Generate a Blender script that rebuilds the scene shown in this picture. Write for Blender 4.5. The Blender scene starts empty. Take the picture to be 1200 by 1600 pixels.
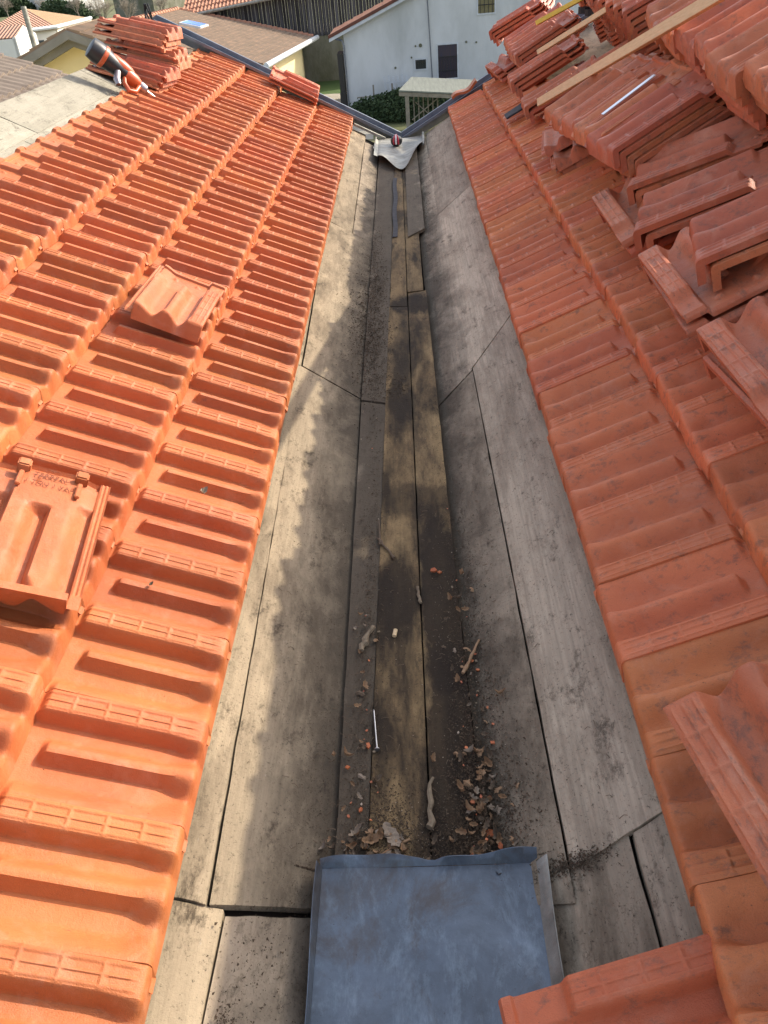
import bpy, bmesh, math, random
from mathutils import Vector, Matrix, noise
rnd = random.Random(7)
S = bpy.context.scene
COL = S.collection
R = math.radians

# ------------------------------------------------------------------ camera
cam = bpy.data.objects.new('camera', bpy.data.cameras.new('camera')); COL.objects.link(cam)
S.camera = cam
cam.data.sensor_fit = 'VERTICAL'; cam.data.sensor_height = 32.0
cam.data.lens = 1251.24/1600*32.0
cam.data.clip_start = .05; cam.data.clip_end = 4000
cr, cu, cf = (.99725797, .01204178, -.0730174), (.05241567, .5815836, .81179623), (-.0522412, .81339751, -.5793577)
m = Matrix(((cr[0], cu[0], -cf[0]), (cr[1], cu[1], -cf[1]), (cr[2], cu[2], -cf[2]))).to_4x4()
m.translation = (.51133, 0, 1.39875)
cam.matrix_world = m
S.render.resolution_x = 768; S.render.resolution_y = 1024

# ------------------------------------------------------------------ light
SUN_AZ, SUN_EL = R(60), R(30.7)
w = bpy.data.worlds.new('World'); S.world = w; w.use_nodes = True
nt = w.node_tree; bg = nt.nodes['Background']
sky = nt.nodes.new('ShaderNodeTexSky'); sky.sky_type = 'NISHITA'; sky.sun_disc = False
sky.sun_elevation = SUN_EL; sky.sun_rotation = SUN_AZ; sky.air_density = 1.0; sky.dust_density = 3.0; sky.ozone_density = .6
hs = nt.nodes.new('ShaderNodeHueSaturation'); hs.inputs['Saturation'].default_value = .62
nt.links.new(sky.outputs[0], hs.inputs['Color']); nt.links.new(hs.outputs[0], bg.inputs[0]); bg.inputs[1].default_value = .15
sl = bpy.data.lights.new('sun', 'SUN'); sl.energy = 2.5; sl.angle = R(.53); sl.color = (1, .90, .74)
so = bpy.data.objects.new('sun', sl); COL.objects.link(so)
sd = Vector((math.sin(SUN_AZ)*math.cos(SUN_EL), math.cos(SUN_AZ)*math.cos(SUN_EL), math.sin(SUN_EL)))
so.rotation_euler = sd.to_track_quat('Z', 'Y').to_euler()
S.view_settings.view_transform = 'Standard'; S.view_settings.look = 'None'
S.view_settings.exposure = 1.33; S.view_settings.gamma = 1
S.render.engine = 'CYCLES'

# ------------------------------------------------------------------ materials
def mat(name, col, rough=.7, metal=0, spec=.3):
    m = bpy.data.materials.new(name); m.use_nodes = True
    b = m.node_tree.nodes['Principled BSDF']
    b.inputs['Base Color'].default_value = (*col, 1); b.inputs['Roughness'].default_value = rough
    b.inputs['Metallic'].default_value = metal; b.inputs['Specular IOR Level'].default_value = spec
    return m
class NT:
    def __init__(s, m): s.t = m.node_tree; s.b = s.t.nodes['Principled BSDF']
    def n(s, ty, **k):
        o = s.t.nodes.new(ty)
        for a, v in k.items():
            if a in o.inputs: o.inputs[a].default_value = v
            else: setattr(o, a, v)
        return o
    def l(s, a, b): s.t.links.new(a, b)
    def noise(s, vec, scale, detail=6, rough=.6, dist=0):
        o = s.n('ShaderNodeTexNoise'); o.inputs['Scale'].default_value = scale; o.inputs['Detail'].default_value = detail
        o.inputs['Roughness'].default_value = rough; o.inputs['Distortion'].default_value = dist
        s.l(vec, o.inputs['Vector']); return o.outputs['Fac']
    def ramp(s, fac, a, b, ca=(0, 0, 0, 1), cb=(1, 1, 1, 1)):
        o = s.n('ShaderNodeValToRGB'); e = o.color_ramp.elements
        e[0].position = a; e[0].color = ca; e[1].position = b; e[1].color = cb
        s.l(fac, o.inputs[0]); return o.outputs[0]
    def mix(s, fac, a, b, mode='MIX'):
        o = s.n('ShaderNodeMix'); o.data_type = 'RGBA'; o.blend_type = mode
        for i, v in ((0, fac), (6, a), (7, b)):
            if isinstance(v, (int, float)): o.inputs[i].default_value = v
            elif isinstance(v, tuple): o.inputs[i].default_value = (*v[:3], 1)
            else: s.l(v, o.inputs[i])
        return o.outputs[2]
    def math(s, op, a, b=0.):
        o = s.n('ShaderNodeMath'); o.operation = op
        for i, v in ((0, a), (1, b)):
            if isinstance(v, (int, float)): o.inputs[i].default_value = v
            else: s.l(v, o.inputs[i])
        return o.outputs[0]
    def mapping(s, vec, scale=(1, 1, 1), loc=(0, 0, 0)):
        o = s.n('ShaderNodeMapping'); o.inputs['Scale'].default_value = scale; o.inputs['Location'].default_value = loc
        s.l(vec, o.inputs['Vector']); return o.outputs[0]
    def bump(s, h, dist, strength=1):
        o = s.n('ShaderNodeBump'); o.inputs['Strength'].default_value = strength; o.inputs['Distance'].default_value = dist
        s.l(h, o.inputs['Height']); s.l(o.outputs[0], s.b.inputs['Normal']); return o

def clay(name, base, alt, dirt_lo=.60, dirt_hi=.72, dust=.25, moss=.3, var=.26, hv=.014):
    m = mat(name, base, .5, 0, .35); g = NT(m)
    tc = g.n('ShaderNodeTexCoord'); oi = g.n('ShaderNodeObjectInfo')
    add = g.n('ShaderNodeVectorMath'); add.operation = 'ADD'
    sc = g.n('ShaderNodeVectorMath'); sc.operation = 'SCALE'; sc.inputs[0].default_value = (37, 91, 53)
    g.l(oi.outputs['Random'], sc.inputs['Scale']); g.l(tc.outputs['Object'], add.inputs[0]); g.l(sc.outputs[0], add.inputs[1])
    v = add.outputs[0]
    c = g.mix(g.ramp(g.noise(v, 5, 5, .6), .3, .72), base, alt)
    hs = g.n('ShaderNodeHueSaturation'); g.l(c, hs.inputs['Color'])
    g.l(g.math('ADD', g.math('MULTIPLY', oi.outputs['Random'], var), 1-var/2), hs.inputs['Value'])
    g.l(g.math('ADD', g.math('MULTIPLY', g.math('FRACT', g.math('MULTIPLY', oi.outputs['Random'], 17.3)), hv), .5-hv/2), hs.inputs['Hue'])
    c = hs.outputs[0]
    # chalky bloom, fine grain, soot and lichen specks
    c = g.mix(g.math('MULTIPLY', g.ramp(g.noise(v, 11, 8, .7, .4), .52, .75), dust), c, (.62, .36, .25))
    c = g.mix(g.math('MULTIPLY', g.ramp(g.noise(v, 700, 3, .7), .40, .70), .38), c, (.34, .10, .05))
    c = g.mix(g.math('MULTIPLY', g.ramp(g.noise(g.mapping(v, (1, 1.7, 1)), 22, 9, .8, .15), dirt_lo, dirt_hi), moss), c, (.10, .075, .06))
    c = g.mix(g.math('MULTIPLY', g.ramp(g.noise(v, 130, 3, .6), .70, .76), .75), c, (.06, .045, .035))
    g.l(c, g.b.inputs['Base Color'])
    g.l(g.ramp(g.noise(v, 14, 4, .6), .3, .7, (.42,)*3+(1,), (.66,)*3+(1,)), g.b.inputs['Roughness'])
    g.bump(g.math('ADD', g.noise(v, 420, 3, .6), g.math('MULTIPLY', g.noise(v, 45, 4, .6), 2.0)), .0014, .8)
    return m
M = {}
M['clay'] = clay('new orange clay', (.47, .138, .042), (.37, .096, .031), dust=.26, moss=.6, var=.30, hv=.008)
M['clay_mid'] = clay('reddish orange clay', (.66, .20, .076), (.52, .145, .056), .53, .66, .3, .6)  # same clay as the left slope, lightened to lift the shaded right slope
M['clay_old'] = clay('used red clay', (.55, .165, .075), (.38, .105, .052), .52, .65, .4, .65)

def board_mat(name, c1, c2, c3, stain=.8, grain=.5, wet=0.):
    m = mat(name, c1, .85, 0, .2); g = NT(m)
    tc = g.n('ShaderNodeTexCoord'); oi = g.n('ShaderNodeObjectInfo')
    geo = g.n('ShaderNodeNewGeometry'); P = geo.outputs['Position']
    add = g.n('ShaderNodeVectorMath'); add.operation = 'ADD'
    sc = g.n('ShaderNodeVectorMath'); sc.operation = 'SCALE'; sc.inputs[0].default_value = (7, 3, 5)
    g.l(oi.outputs['Random'], sc.inputs['Scale']); g.l(P, add.inputs[0]); g.l(sc.outputs[0], add.inputs[1]); V = add.outputs[0]
    gr = g.noise(g.mapping(V, (75, 1.6, 20)), 1.5, 9, .72, .35)
    c = g.mix(g.ramp(g.noise(g.mapping(V, (3, 1, 3)), 2.2, 8, .65, .5), .35, .68), c1, c2)
    c = g.mix(g.math('MULTIPLY', g.ramp(gr, .42, .66), grain), c, tuple(x*.55 for x in c1))
    # water stains of two sizes, crumbs of soil, pale scuffs
    st = g.ramp(g.noise(g.mapping(P, (2.2, .6, 2.2)), 3.1, 9, .75, .15), .47, .62)
    c = g.mix(g.math('MULTIPLY', st, stain), c, c3)
    st2 = g.ramp(g.noise(g.mapping(P, (1.3, .6, 1), (4, 1, 0)), 11, 9, .8, .1), .56, .67)
    c = g.mix(g.math('MULTIPLY', st2, .9), c, tuple(x*.6 for x in c3))
    c = g.mix(g.math('MULTIPLY', g.ramp(g.noise(P, 130, 5, .8), .58, .66), .8), c, (.035, .026, .018))
    c = g.mix(g.math('MULTIPLY', g.ramp(g.noise(g.mapping(P, (1, .4, 1)), 70, 6, .8, .1), .64, .74), .4), c, (.50, .47, .42))
    sep = g.n('ShaderNodeSeparateXYZ'); g.l(P, sep.inputs[0])
    dx = g.math('ABSOLUTE', g.math('SUBTRACT', sep.outputs[0], .43))
    dx = g.math('ADD', dx, g.math('MULTIPLY', g.math('SUBTRACT', g.noise(g.mapping(P, (1.5, 1, 1)), 4.5, 8, .7, .4), .5), .36))
    band = g.ramp(dx, .17, .31, (1, 1, 1, 1), (0, 0, 0, 1))  # valley-bottom dirt, made darker to carry the shade on these boards
    c = g.mix(g.math('MULTIPLY', band, .86 if not wet else .25), c, (.062, .048, .034))
    c = g.mix(g.math('MULTIPLY', g.ramp(g.noise(g.mapping(P, (2.2, 1.2, 1), (3, 3, 0)), 7, 9, .82, .1), .57, .66), .7), c, (.028, .02, .014))
    if wet:
        c = g.mix(g.math('MULTIPLY', g.ramp(g.noise(g.mapping(P, (2.6, .55, 1), (0, .62, 0)), 3.3, 6, .6, .3), .44, .60), wet), c, (.022, .016, .012))
    if wet:
        for (sx, sy, rx, ry, st_) in ((.56, 1.75, .10, .55, .93), (.545, 1.1, .09, .5, .85), (.40, 1.75, .10, .22, .85), (.50, 4.05, .16, .16, .9), (.42, 2.9, .06, .3, .5), (.44, 3.5, .05, .3, .5), (.47, 2.25, .2, .12, .6)):
            ex = g.math('DIVIDE', g.math('SUBTRACT', sep.outputs[0], sx), rx); ey = g.math('DIVIDE', g.math('SUBTRACT', sep.outputs[1], sy), ry)
            d_ = g.math('SQRT', g.math('ADD', g.math('MULTIPLY', ex, ex), g.math('MULTIPLY', ey, ey)))
            d_ = g.math('ADD', d_, g.math('MULTIPLY', g.math('SUBTRACT', g.noise(g.mapping(P, (3, 1, 1), (sx*9, sy, 0)), 7, 7, .7, .3), .5), 1.3))
            c = g.mix(g.math('MULTIPLY', g.ramp(d_, .65, 1.05, (1, 1, 1, 1), (0, 0, 0, 1)), st_), c, (.024, .017, .012))
    hs = g.n('ShaderNodeHueSaturation'); g.l(c, hs.inputs['Color'])
    g.l(g.math('ADD', g.math('MULTIPLY', oi.outputs['Random'], .3), .85), hs.inputs['Value'])
    g.l(hs.outputs[0], g.b.inputs['Base Color'])
    h = g.math('ADD', g.math('MULTIPLY', gr, .5), g.math('ADD', g.noise(P, 90, 8, .75), g.math('MULTIPLY', g.noise(P, 14, 5, .6), 2)))
    g.bump(h, .003, .8)
    return m
M['letter'] = mat('sooty recessed clay', (.16, .05, .025), .8)  # darker clay paints in the shading of the embossed letters
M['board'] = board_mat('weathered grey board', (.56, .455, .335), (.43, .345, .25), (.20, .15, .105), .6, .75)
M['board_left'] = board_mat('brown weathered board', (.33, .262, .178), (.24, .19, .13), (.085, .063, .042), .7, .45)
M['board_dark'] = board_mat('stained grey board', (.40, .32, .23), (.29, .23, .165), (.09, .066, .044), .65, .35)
M['plank'] = board_mat('wet brown plank', (.40, .27, .13), (.24, .15, .07), (.055, .036, .022), .75, .65, .85)
M['ridge_board'] = board_mat('pale ridge board', (.33, .30, .24), (.26, .24, .19), (.15, .135, .10), .4, .3)

def simple(name, c1, c2, scale=4, rough=.8, metal=0, bump=0, bscale=60, stretch=(1, 1, 1), lo=.35, hi=.7, spec=.3):
    m = mat(name, c1, rough, metal, spec); g = NT(m)
    tc = g.n('ShaderNodeTexCoord'); v = g.mapping(tc.outputs['Object'], stretch)
    g.l(g.mix(g.ramp(g.noise(v, scale, 8, .65, .3), lo, hi), c1, c2), g.b.inputs['Base Color'])
    if bump: g.bump(g.noise(v, bscale, 6, .7), bump, .8)
    return m
M['zinc_trim'] = simple('grey zinc trim', (.12, .135, .17), (.20, .215, .25), 8, .42, .7, .0005, 40)
M['zinc_pale'] = simple('pale dirty zinc', (.36, .35, .31), (.14, .13, .11), 9, .55, .35, .003, 30)
M['dark_metal'] = simple('black lead strip', (.022, .02, .025), (.06, .055, .06), 20, .75, 0)
M['deck'] = simple('dark roof void', (.018, .013, .01), (.035, .025, .018), 8, .95)
M['pine'] = simple('pale pine batten', (.72, .56, .34), (.58, .42, .24), 6, .7, 0, .0006, 80, (3, 30, 30))
M['pine_yellow'] = simple('yellow treated batten', (.70, .55, .10), (.55, .42, .08), 6, .7, 0, .0006, 80, (3, 30, 30))
M['alu'] = mat('bright aluminium', (.75, .77, .80), .3, .9, .5)
M['steel'] = mat('galvanised nail', (.42, .42, .42), .35, .9, .5)
M['wood_chip'] = simple('weathered wood chip', (.27, .21, .14), (.12, .09, .06), 30, .9, 0, .002, 120)
M['twig'] = simple('dark twig bark', (.10, .07, .045), (.17, .12, .08), 40, .9)
M['leaf'] = simple('dry brown leaf', (.22, .12, .06), (.32, .21, .12), 30, .7)
M['leaf_pale'] = simple('pale dry leaf', (.28, .22, .16), (.19, .14, .10), 30, .7)
M['soil'] = simple('dark leaf mould', (.05, .034, .022), (.10, .068, .042), 50, .95, 0, .004, 150)
M['grit'] = simple('pale grit', (.45, .38, .30), (.30, .2, .13), 200, .9)
M['white_render'] = simple('dirty white render', (.56, .57, .58), (.40, .41, .41), .5, .9, 0, .01, 8, (1, 1, .35), .38, .72)
M['cream_render'] = simple('cream render', (.72, .62, .36), (.66, .56, .33), 1.2, .9)
M['white_wall'] = simple('white wall', (.75, .73, .68), (.66, .64, .58), 1, .9)
M['masonry'] = simple('old mossy masonry', (.20, .19, .15), (.085, .09, .05), .9, .95, 0, .05, 4, (1, 1, .5))
M['glass'] = mat('dark window glass', (.03, .04, .05), .12, 0, .6)
M['curtain'] = simple('orange and blue curtain', (.075, .05, .045), (.03, .04, .075), 5, .9, 0, 0, 60, (9, 9, .3))
M['shutter'] = simple('olive shutter', (.22, .19, .10), (.15, .13, .07), 6, .8)
M['hedge'] = simple('dark hedge', (.025, .045, .02), (.05, .075, .03), 6, .95)
M['grass'] = simple('winter grass', (.085, .10, .035), (.16, .14, .075), .35, .95)
M['green_grass'] = simple('shaded lawn', (.045, .085, .02), (.06, .10, .03), 2, .95)  # deeper green than the winter grass
M['yard'] = simple('gravel yard', (.33, .30, .25), (.24, .22, .18), 1.5, .95)
M['bark'] = simple('pale bare bark', (.30, .26, .21), (.20, .17, .14), 2, .9)
M['grey_paint'] = simple('grey bargeboard', (.22, .215, .20), (.16, .155, .14), 3, .7)
M['pvc'] = simple('white gutter', (.62, .64, .66), (.5, .52, .54), 4, .4)
M['sheet_roof'] = simple('pale fibre sheet roof', (.20, .21, .18), (.14, .15, .13), 1.6, .8, 0, 0, 60, (6, 1, 1))
M['old_wood'] = simple('weathered fence wood', (.26, .23, .19), (.16, .14, .11), 3, .9)
M['white_wood'] = simple('white picket', (.55, .57, .60), (.42, .44, .47), 3, .8)
M['black_rubber'] = mat('black rubber', (.012, .012, .014), .5)
M['tool_orange'] = mat('orange tool plastic', (.45, .085, .025), .35, 0, .5)
M['tool_dark'] = mat('black tool plastic', (.015, .015, .018), .4, 0, .5)
M['tool_metal'] = mat('tool gear head', (.35, .30, .30), .35, .8)
M['skylight'] = mat('blue skylight', (.05, .20, .62), .25, 0, .6)
M['red'] = mat('red paint', (.5, .03, .05), .35, 0, .5)
M['white'] = mat('white paint', (.75, .75, .75), .4)

def wave_tile(name, c1, c2, sx, sy, rows=True):
    """distant canal-tile cover: rolls along local v"""
    m = mat(name, c1, .85); g = NT(m)
    tc = g.n('ShaderNodeTexCoord'); uv = tc.outputs['UV']
    oi = g.noise(g.mapping(uv, (sx, sy, 1)), 1.1, 4, .7)
    c = g.mix(g.ramp(oi, .35, .68), c1, c2)
    c = g.mix(g.math('MULTIPLY', g.ramp(g.noise(uv, 1.2, 6, .7), .4, .7), .45), c, tuple(x*.6 for x in c2))
    g.l(c, g.b.inputs['Base Color'])
    return m
M['roof_brown'] = wave_tile('mossy brown canal tile', (.30, .20, .135), (.19, .145, .105), 3, 2)
M['roof_dark'] = wave_tile('dark grey brown tile', (.16, .125, .10), (.25, .20, .16), 3, 3)
M['roof_pink'] = wave_tile('pink and red canal tile', (.52, .27, .17), (.33, .15, .10), 3.5, 2)
M['roof_tan'] = wave_tile('tan canal tile', (.46, .30, .18), (.40, .24, .15), 3.5, 2)
def dark_planks():
    m = mat('black weathered planks', (.03, .028, .03), .8); g = NT(m)
    tc = g.n('ShaderNodeTexCoord')
    n1 = g.noise(g.mapping(tc.outputs['Object'], (4.2, 1, .12)), 1.6, 5, .7)
    g.l(g.mix(g.ramp(n1, .42, .66), (.018, .016, .018), (.105, .10, .11)), g.b.inputs['Base Color'])
    return m
M['dark_planks'] = dark_planks()
def zinc_tray_mat():
    m = mat('mottled blue grey zinc', (.2, .24, .3), .45, .55, .5); g = NT(m)
    tc = g.n('ShaderNodeTexCoord'); v = tc.outputs['Object']
    c = g.mix(g.ramp(g.noise(v, 7, 9, .72, .5), .33, .70), (.075, .09, .11), (.13, .16, .205))
    c = g.mix(g.math('MULTIPLY', g.ramp(g.noise(g.mapping(v, (2.5, 1, 1), (3, 2, 0)), 6, 9, .8, .3), .50, .70), .6), c, (.24, .30, .36))
    c = g.mix(g.math('MULTIPLY', g.ramp(g.noise(g.mapping(v, (1.5, 1, 1), (9, 5, 2)), 4.2, 8, .7, .5), .52, .66), .75), c, (.075, .062, .055))
    c = g.mix(g.math('MULTIPLY', g.ramp(g.noise(v, 90, 6, .8, 2), .65, .72), .6), c, (.40, .44, .48))
    c = g.mix(g.math('MULTIPLY', g.ramp(g.noise(g.mapping(v, (1, 1, 1), (2, 7, 1)), 130, 4, .7, 1), .66, .72), .8), c, (.035, .03, .03))
    g.l(c, g.b.inputs['Base Color'])
    g.l(g.ramp(g.noise(v, 18, 6, .7), .3, .7, (.32,)*3+(1,), (.62,)*3+(1,)), g.b.inputs['Roughness'])
    g.bump(g.math('ADD', g.noise(v, 9, 3, .5), g.math('MULTIPLY', g.noise(v, 120, 5, .7), .12)), .006, .5)
    return m
M['tray'] = zinc_tray_mat()

# ------------------------------------------------------------------ helpers
def tagp(o, label=None, cat=None, group=None, kind=None):
    if label: o['label'] = label
    if cat: o['category'] = cat
    if group: o['group'] = group
    if kind: o['kind'] = kind
    return o
def obj(name, me, material=None, parent=None, loc=None):
    if isinstance(me, bmesh.types.BMesh):
        b = me; me = bpy.data.meshes.new(name); b.to_mesh(me); b.free()
    o = bpy.data.objects.new(name, me); COL.objects.link(o)
    if material is not None and not me.materials: me.materials.append(M[material] if isinstance(material, str) else material)
    if parent: o.parent = parent
    if loc: o.location = loc
    return o
def empty(name, loc=(0, 0, 0), rz=0):
    o = bpy.data.objects.new(name, None); COL.objects.link(o); o.location = loc; o.rotation_euler[2] = rz
    o.empty_display_size = .1
    return o
def frame(b, P, X, Y, Z):
    return Matrix(((X[0], Y[0], Z[0], P[0]), (X[1], Y[1], Z[1], P[1]), (X[2], Y[2], Z[2], P[2]), (0, 0, 0, 1)))
def add_box(b, a, c, mtx=None, bev=0):
    r = bmesh.ops.create_cube(b, size=1)
    vs = r['verts']
    for v in vs: v.co = Vector([a[i]+(v.co[i]+.5)*(c[i]-a[i]) for i in range(3)])
    if bev:
        es = list({e for v in vs for e in v.link_edges})
        rr = bmesh.ops.bevel(b, geom=es, offset=bev, segments=2, affect='EDGES')
        vs = list({v for f in rr['faces'] for v in f.verts} | {v for v in vs if v.is_valid})
    if mtx: bmesh.ops.transform(b, matrix=mtx, verts=[v for v in vs if v.is_valid])
    return b
def add_poly(b, pts, thick=None):
    """planar polygon; thick = vector extrude"""
    v0 = [b.verts.new(p) for p in pts]; f = b.faces.new(v0)
    if thick:
        t = Vector(thick); v1 = [b.verts.new(Vector(p)+t) for p in pts]
        b.faces.new(list(reversed(v1)))
        n = len(pts)
        for i in range(n): b.faces.new((v0[i], v1[i], v1[(i+1) % n], v0[(i+1) % n]))
    return b
def add_tube(b, pts, rads, seg=8, cap=True):
    pts = [Vector(p) for p in pts]; rings = []
    if isinstance(rads, (int, float)): rads = [rads]*len(pts)
    for i, p in enumerate(pts):
        t = (pts[min(i+1, len(pts)-1)]-pts[max(i-1, 0)]).normalized()
        a = t.orthogonal().normalized() if i == 0 else (rings[-1][1]-t*rings[-1][1].dot(t)).normalized()
        c = t.cross(a)
        rings.append(([b.verts.new(p+(a*math.cos(k*2*math.pi/seg)+c*math.sin(k*2*math.pi/seg))*rads[i]) for k in range(seg)], a))
    for i in range(len(rings)-1):
        A, B = rings[i][0], rings[i+1][0]
        for k in range(seg): b.faces.new((A[k], A[(k+1) % seg], B[(k+1) % seg], B[k]))
    if cap:
        b.faces.new(list(reversed(rings[0][0]))); b.faces.new(rings[-1][0])
    return b
def smooth(o, ang=40):
    me = o.data
    for p in me.polygons: p.use_smooth = True
    me.set_sharp_from_angle(angle=R(ang))
    return o
def fix(b):
    bmesh.ops.recalc_face_normals(b, faces=b.faces); return b
def ss(a, b, x):
    t = max(0., min(1., (x-a)/(b-a))); return t*t*(3-2*t)

# ------------------------------------------------------------------ the clay tile
W, G, L = .25, .358, .45           # cover width, gauge, length
FL = .028                          # side flange
def tile_h(u, v):
    """top height above the foot level; u across, v back from the nose"""
    if u < 0:
        return .037+.004*math.sin((u+FL)/FL*math.pi*3)**2
    z = .029
    fl = 1-ss(0, .070, v)                     # flare near the nose
    er = 1-ss(.0, .058+.03*fl, u)
    rear = 1-ss(.325, .345, v)
    z += er*(.016+.018*rear)
    # middle roll: steep on the near side, gentle on the far side
    c = .108
    near = ss(c-.013-.030*fl, c-.002, u); far = 1-ss(c+.008, c+.050+.012*fl, u)
    z += (.033+.005*fl)*near*far*(1-ss(.292, .312, v))
    st = ss(.187-.022*fl, .199, u)
    z += st*(.018+.021*rear)
    z += .003*fl*fl*(1-st)
    if u > .197 and v < .333:
        rib = 0
        for uu in (.2045, .2225, .2405): rib = max(rib, 1-ss(.0012, .0034, abs(u-uu)))
        if v > .02:
            for vv in (.075, .142, .209, .276): rib = max(rib, (1-ss(.0018, .0045, abs(v-vv)))*(ss(.198, .203, u)-ss(.243, .248, u)))
        z += .0026*rib*ss(.012, .03, v)-.0013
    z += .010*ss(.422, .428, v)*(1-ss(.446, .45, v))
    if v > .365 and v < .41:
        for uu in (.06, .15): z += .007*(1-ss(.004, .010, abs(u-uu)))*(1-ss(.004, .012, abs(v-.39)))
    if v < .012: z -= .010*(1-v/.012)**2
    if u > .246: z -= .002*((u-.246)/.004)
    return z
def tile_mesh(name, jitter=0):
    us = [-FL, -.023, -.018, -.013, -.008, -.003, 0.0, .0005]
    x = .006
    while x < .182: us.append(x); x += .0058
    x = .182
    while x < .2501: us.append(x); x += .0017
    us[-1] = .25
    vs = [0, .0012, .003, .0055, .009, .014, .020, .027]
    x = .034
    while x < .45:
        vs.append(x); near = min([abs(x-c) for c in (.075, .142, .209, .276)]+[9])
        x += .0022 if near < .008 or .290 < x < .312 or .324 < x < .346 or .42 < x < .43 else (.0055)
    vs.append(.45)
    b = bmesh.new(); top = []; bot = []
    for v in vs:
        rt = []; rb = []
        for u in us:
            h = tile_h(u, v); j = 0
            wv = .0
            if u < 0 and v < .03: h = min(h, .034)
            rt.append(b.verts.new((-v+.004*(h/.056)*0-(.0 if v else -.0), u, h)))
            t = .0105
            hb = 0.0 if v < .009 else (h-t if v > .02 else max(0, (h-t)*(v-.009)/.011))
            if u < 0: hb = h-.009
            if abs(u-.25) < 1e-6 and v < .34: hb = min(hb, h-.018)
            rb.append(b.verts.new((.012 if v == 0 else (.010-v if v < .009 else -v), u, hb)))
        top.append(rt); bot.append(rb)
    nu, nv = len(us), len(vs)
    for i in range(nv-1):
        for j in range(nu-1):
            b.faces.new((top[i][j], top[i][j+1], top[i+1][j+1], top[i+1][j]))
            b.faces.new((bot[i][j], bot[i+1][j], bot[i+1][j+1], bot[i][j+1]))
    for j in range(nu-1):
        b.faces.new((top[0][j], bot[0][j], bot[0][j+1], top[0][j+1])); b.faces.new((top[-1][j], top[-1][j+1], bot[-1][j+1], bot[-1][j]))
    for i in range(nv-1):
        b.faces.new((top[i][0], top[i+1][0], bot[i+1][0], bot[i][0])); b.faces.new((top[i][-1], bot[i][-1], bot[i+1][-1], top[i+1][-1]))
    fix(b)
    me = bpy.data.meshes.new(name); b.to_mesh(me); b.free()
    for p in me.polygons: p.use_smooth = True
    me.set_sharp_from_angle(angle=R(48))
    return me
TILE = tile_mesh('clay tile'); TILE.materials.append(M['clay'])
TILE_OLD = TILE.copy(); TILE_OLD.materials.clear(); TILE_OLD.materials.append(M['clay_old'])
NT_ = [0]
TILE_MID = TILE.copy(); TILE_MID.materials.clear(); TILE_MID.materials.append(M['clay_mid'])
def tile(mesh, mtx, label, group, cat='tile', name='clay_tile'):
    o = bpy.data.objects.new(name, mesh); COL.objects.link(o); o.matrix_world = mtx
    tagp(o, label, cat, group); NT_[0] += 1
    return o

# slopes. Left rises to -x, right rises to +x
TP = math.atan(.528); TA = TP-R(5.1)
GX, GZ = G*math.cos(TP), G*math.sin(TP)
Y0L, Y0R = .634, .7156
RX, RZ = .935, .045
def MLeft(x, y, z, pitch=TA, yaw=0, roll=0):
    return Matrix.Translation((x, y, z)) @ Matrix.Rotation(pitch, 4, 'Y') @ Matrix.Rotation(yaw, 4, 'Z') @ Matrix.Rotation(roll, 4, 'X')
def MRight(x, y, z, pitch=TA, yaw=0, roll=0):
    return Matrix.Translation((x, y, z)) @ Matrix.Rotation(math.pi, 4, 'Z') @ Matrix.Rotation(pitch, 4, 'Y') @ Matrix.Rotation(yaw, 4, 'Z') @ Matrix.Rotation(roll, 4, 'X')
def jit(a): return rnd.uniform(-a, a)
CL = ['orange clay tile laid in the lowest course of the left slope, beside the valley boards',
      'orange clay tile laid in the second left course up from the valley',
      'orange clay tile laid in the third course up from the valley on the left slope',
      'orange clay tile laid in the top left course, below the bare ridge boards']
GL = ['lowest course of tiles on the left slope', 'second course of tiles on the left slope', 'third course of tiles on the left slope', 'top course of tiles on the left slope']
first = [-2, -1, 2, 6]; last = [30, 30, 30, 30]
for k in range(4):
    for j in range(first[k], last[k]+1):
        if k == 1 and j == 30: continue
        tile(TILE, MLeft(-k*GX+jit(.0025), Y0L+j*W+jit(.0012), k*GZ+jit(.0018), TA+jit(.006), jit(.009), jit(.010)), CL[k], GL[k])
CR = ['reddish clay tile laid in the lowest course of the right slope, beside the valley boards',
      'reddish clay tile laid in the second course up from the valley on the right slope']
GR = ['lowest course of tiles on the right slope', 'second course of tiles on the right slope']
CR.append('reddish clay tile laid in the third right course, partly under the piles'); GR.append('third course of tiles on the right slope')
for k in range(3):
    for j in range((0, 1, 3)[k], (31, 31, 14)[k]):
        # right tiles run towards -y from their origin
        me = TILE_MID
        tile(me, MRight(RX+k*GX+jit(.004), Y0R+(j)*W+jit(.0015), RZ+k*GZ+jit(.002), TA+jit(.007), jit(.010), jit(.014)), CR[k], GR[k])

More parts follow.
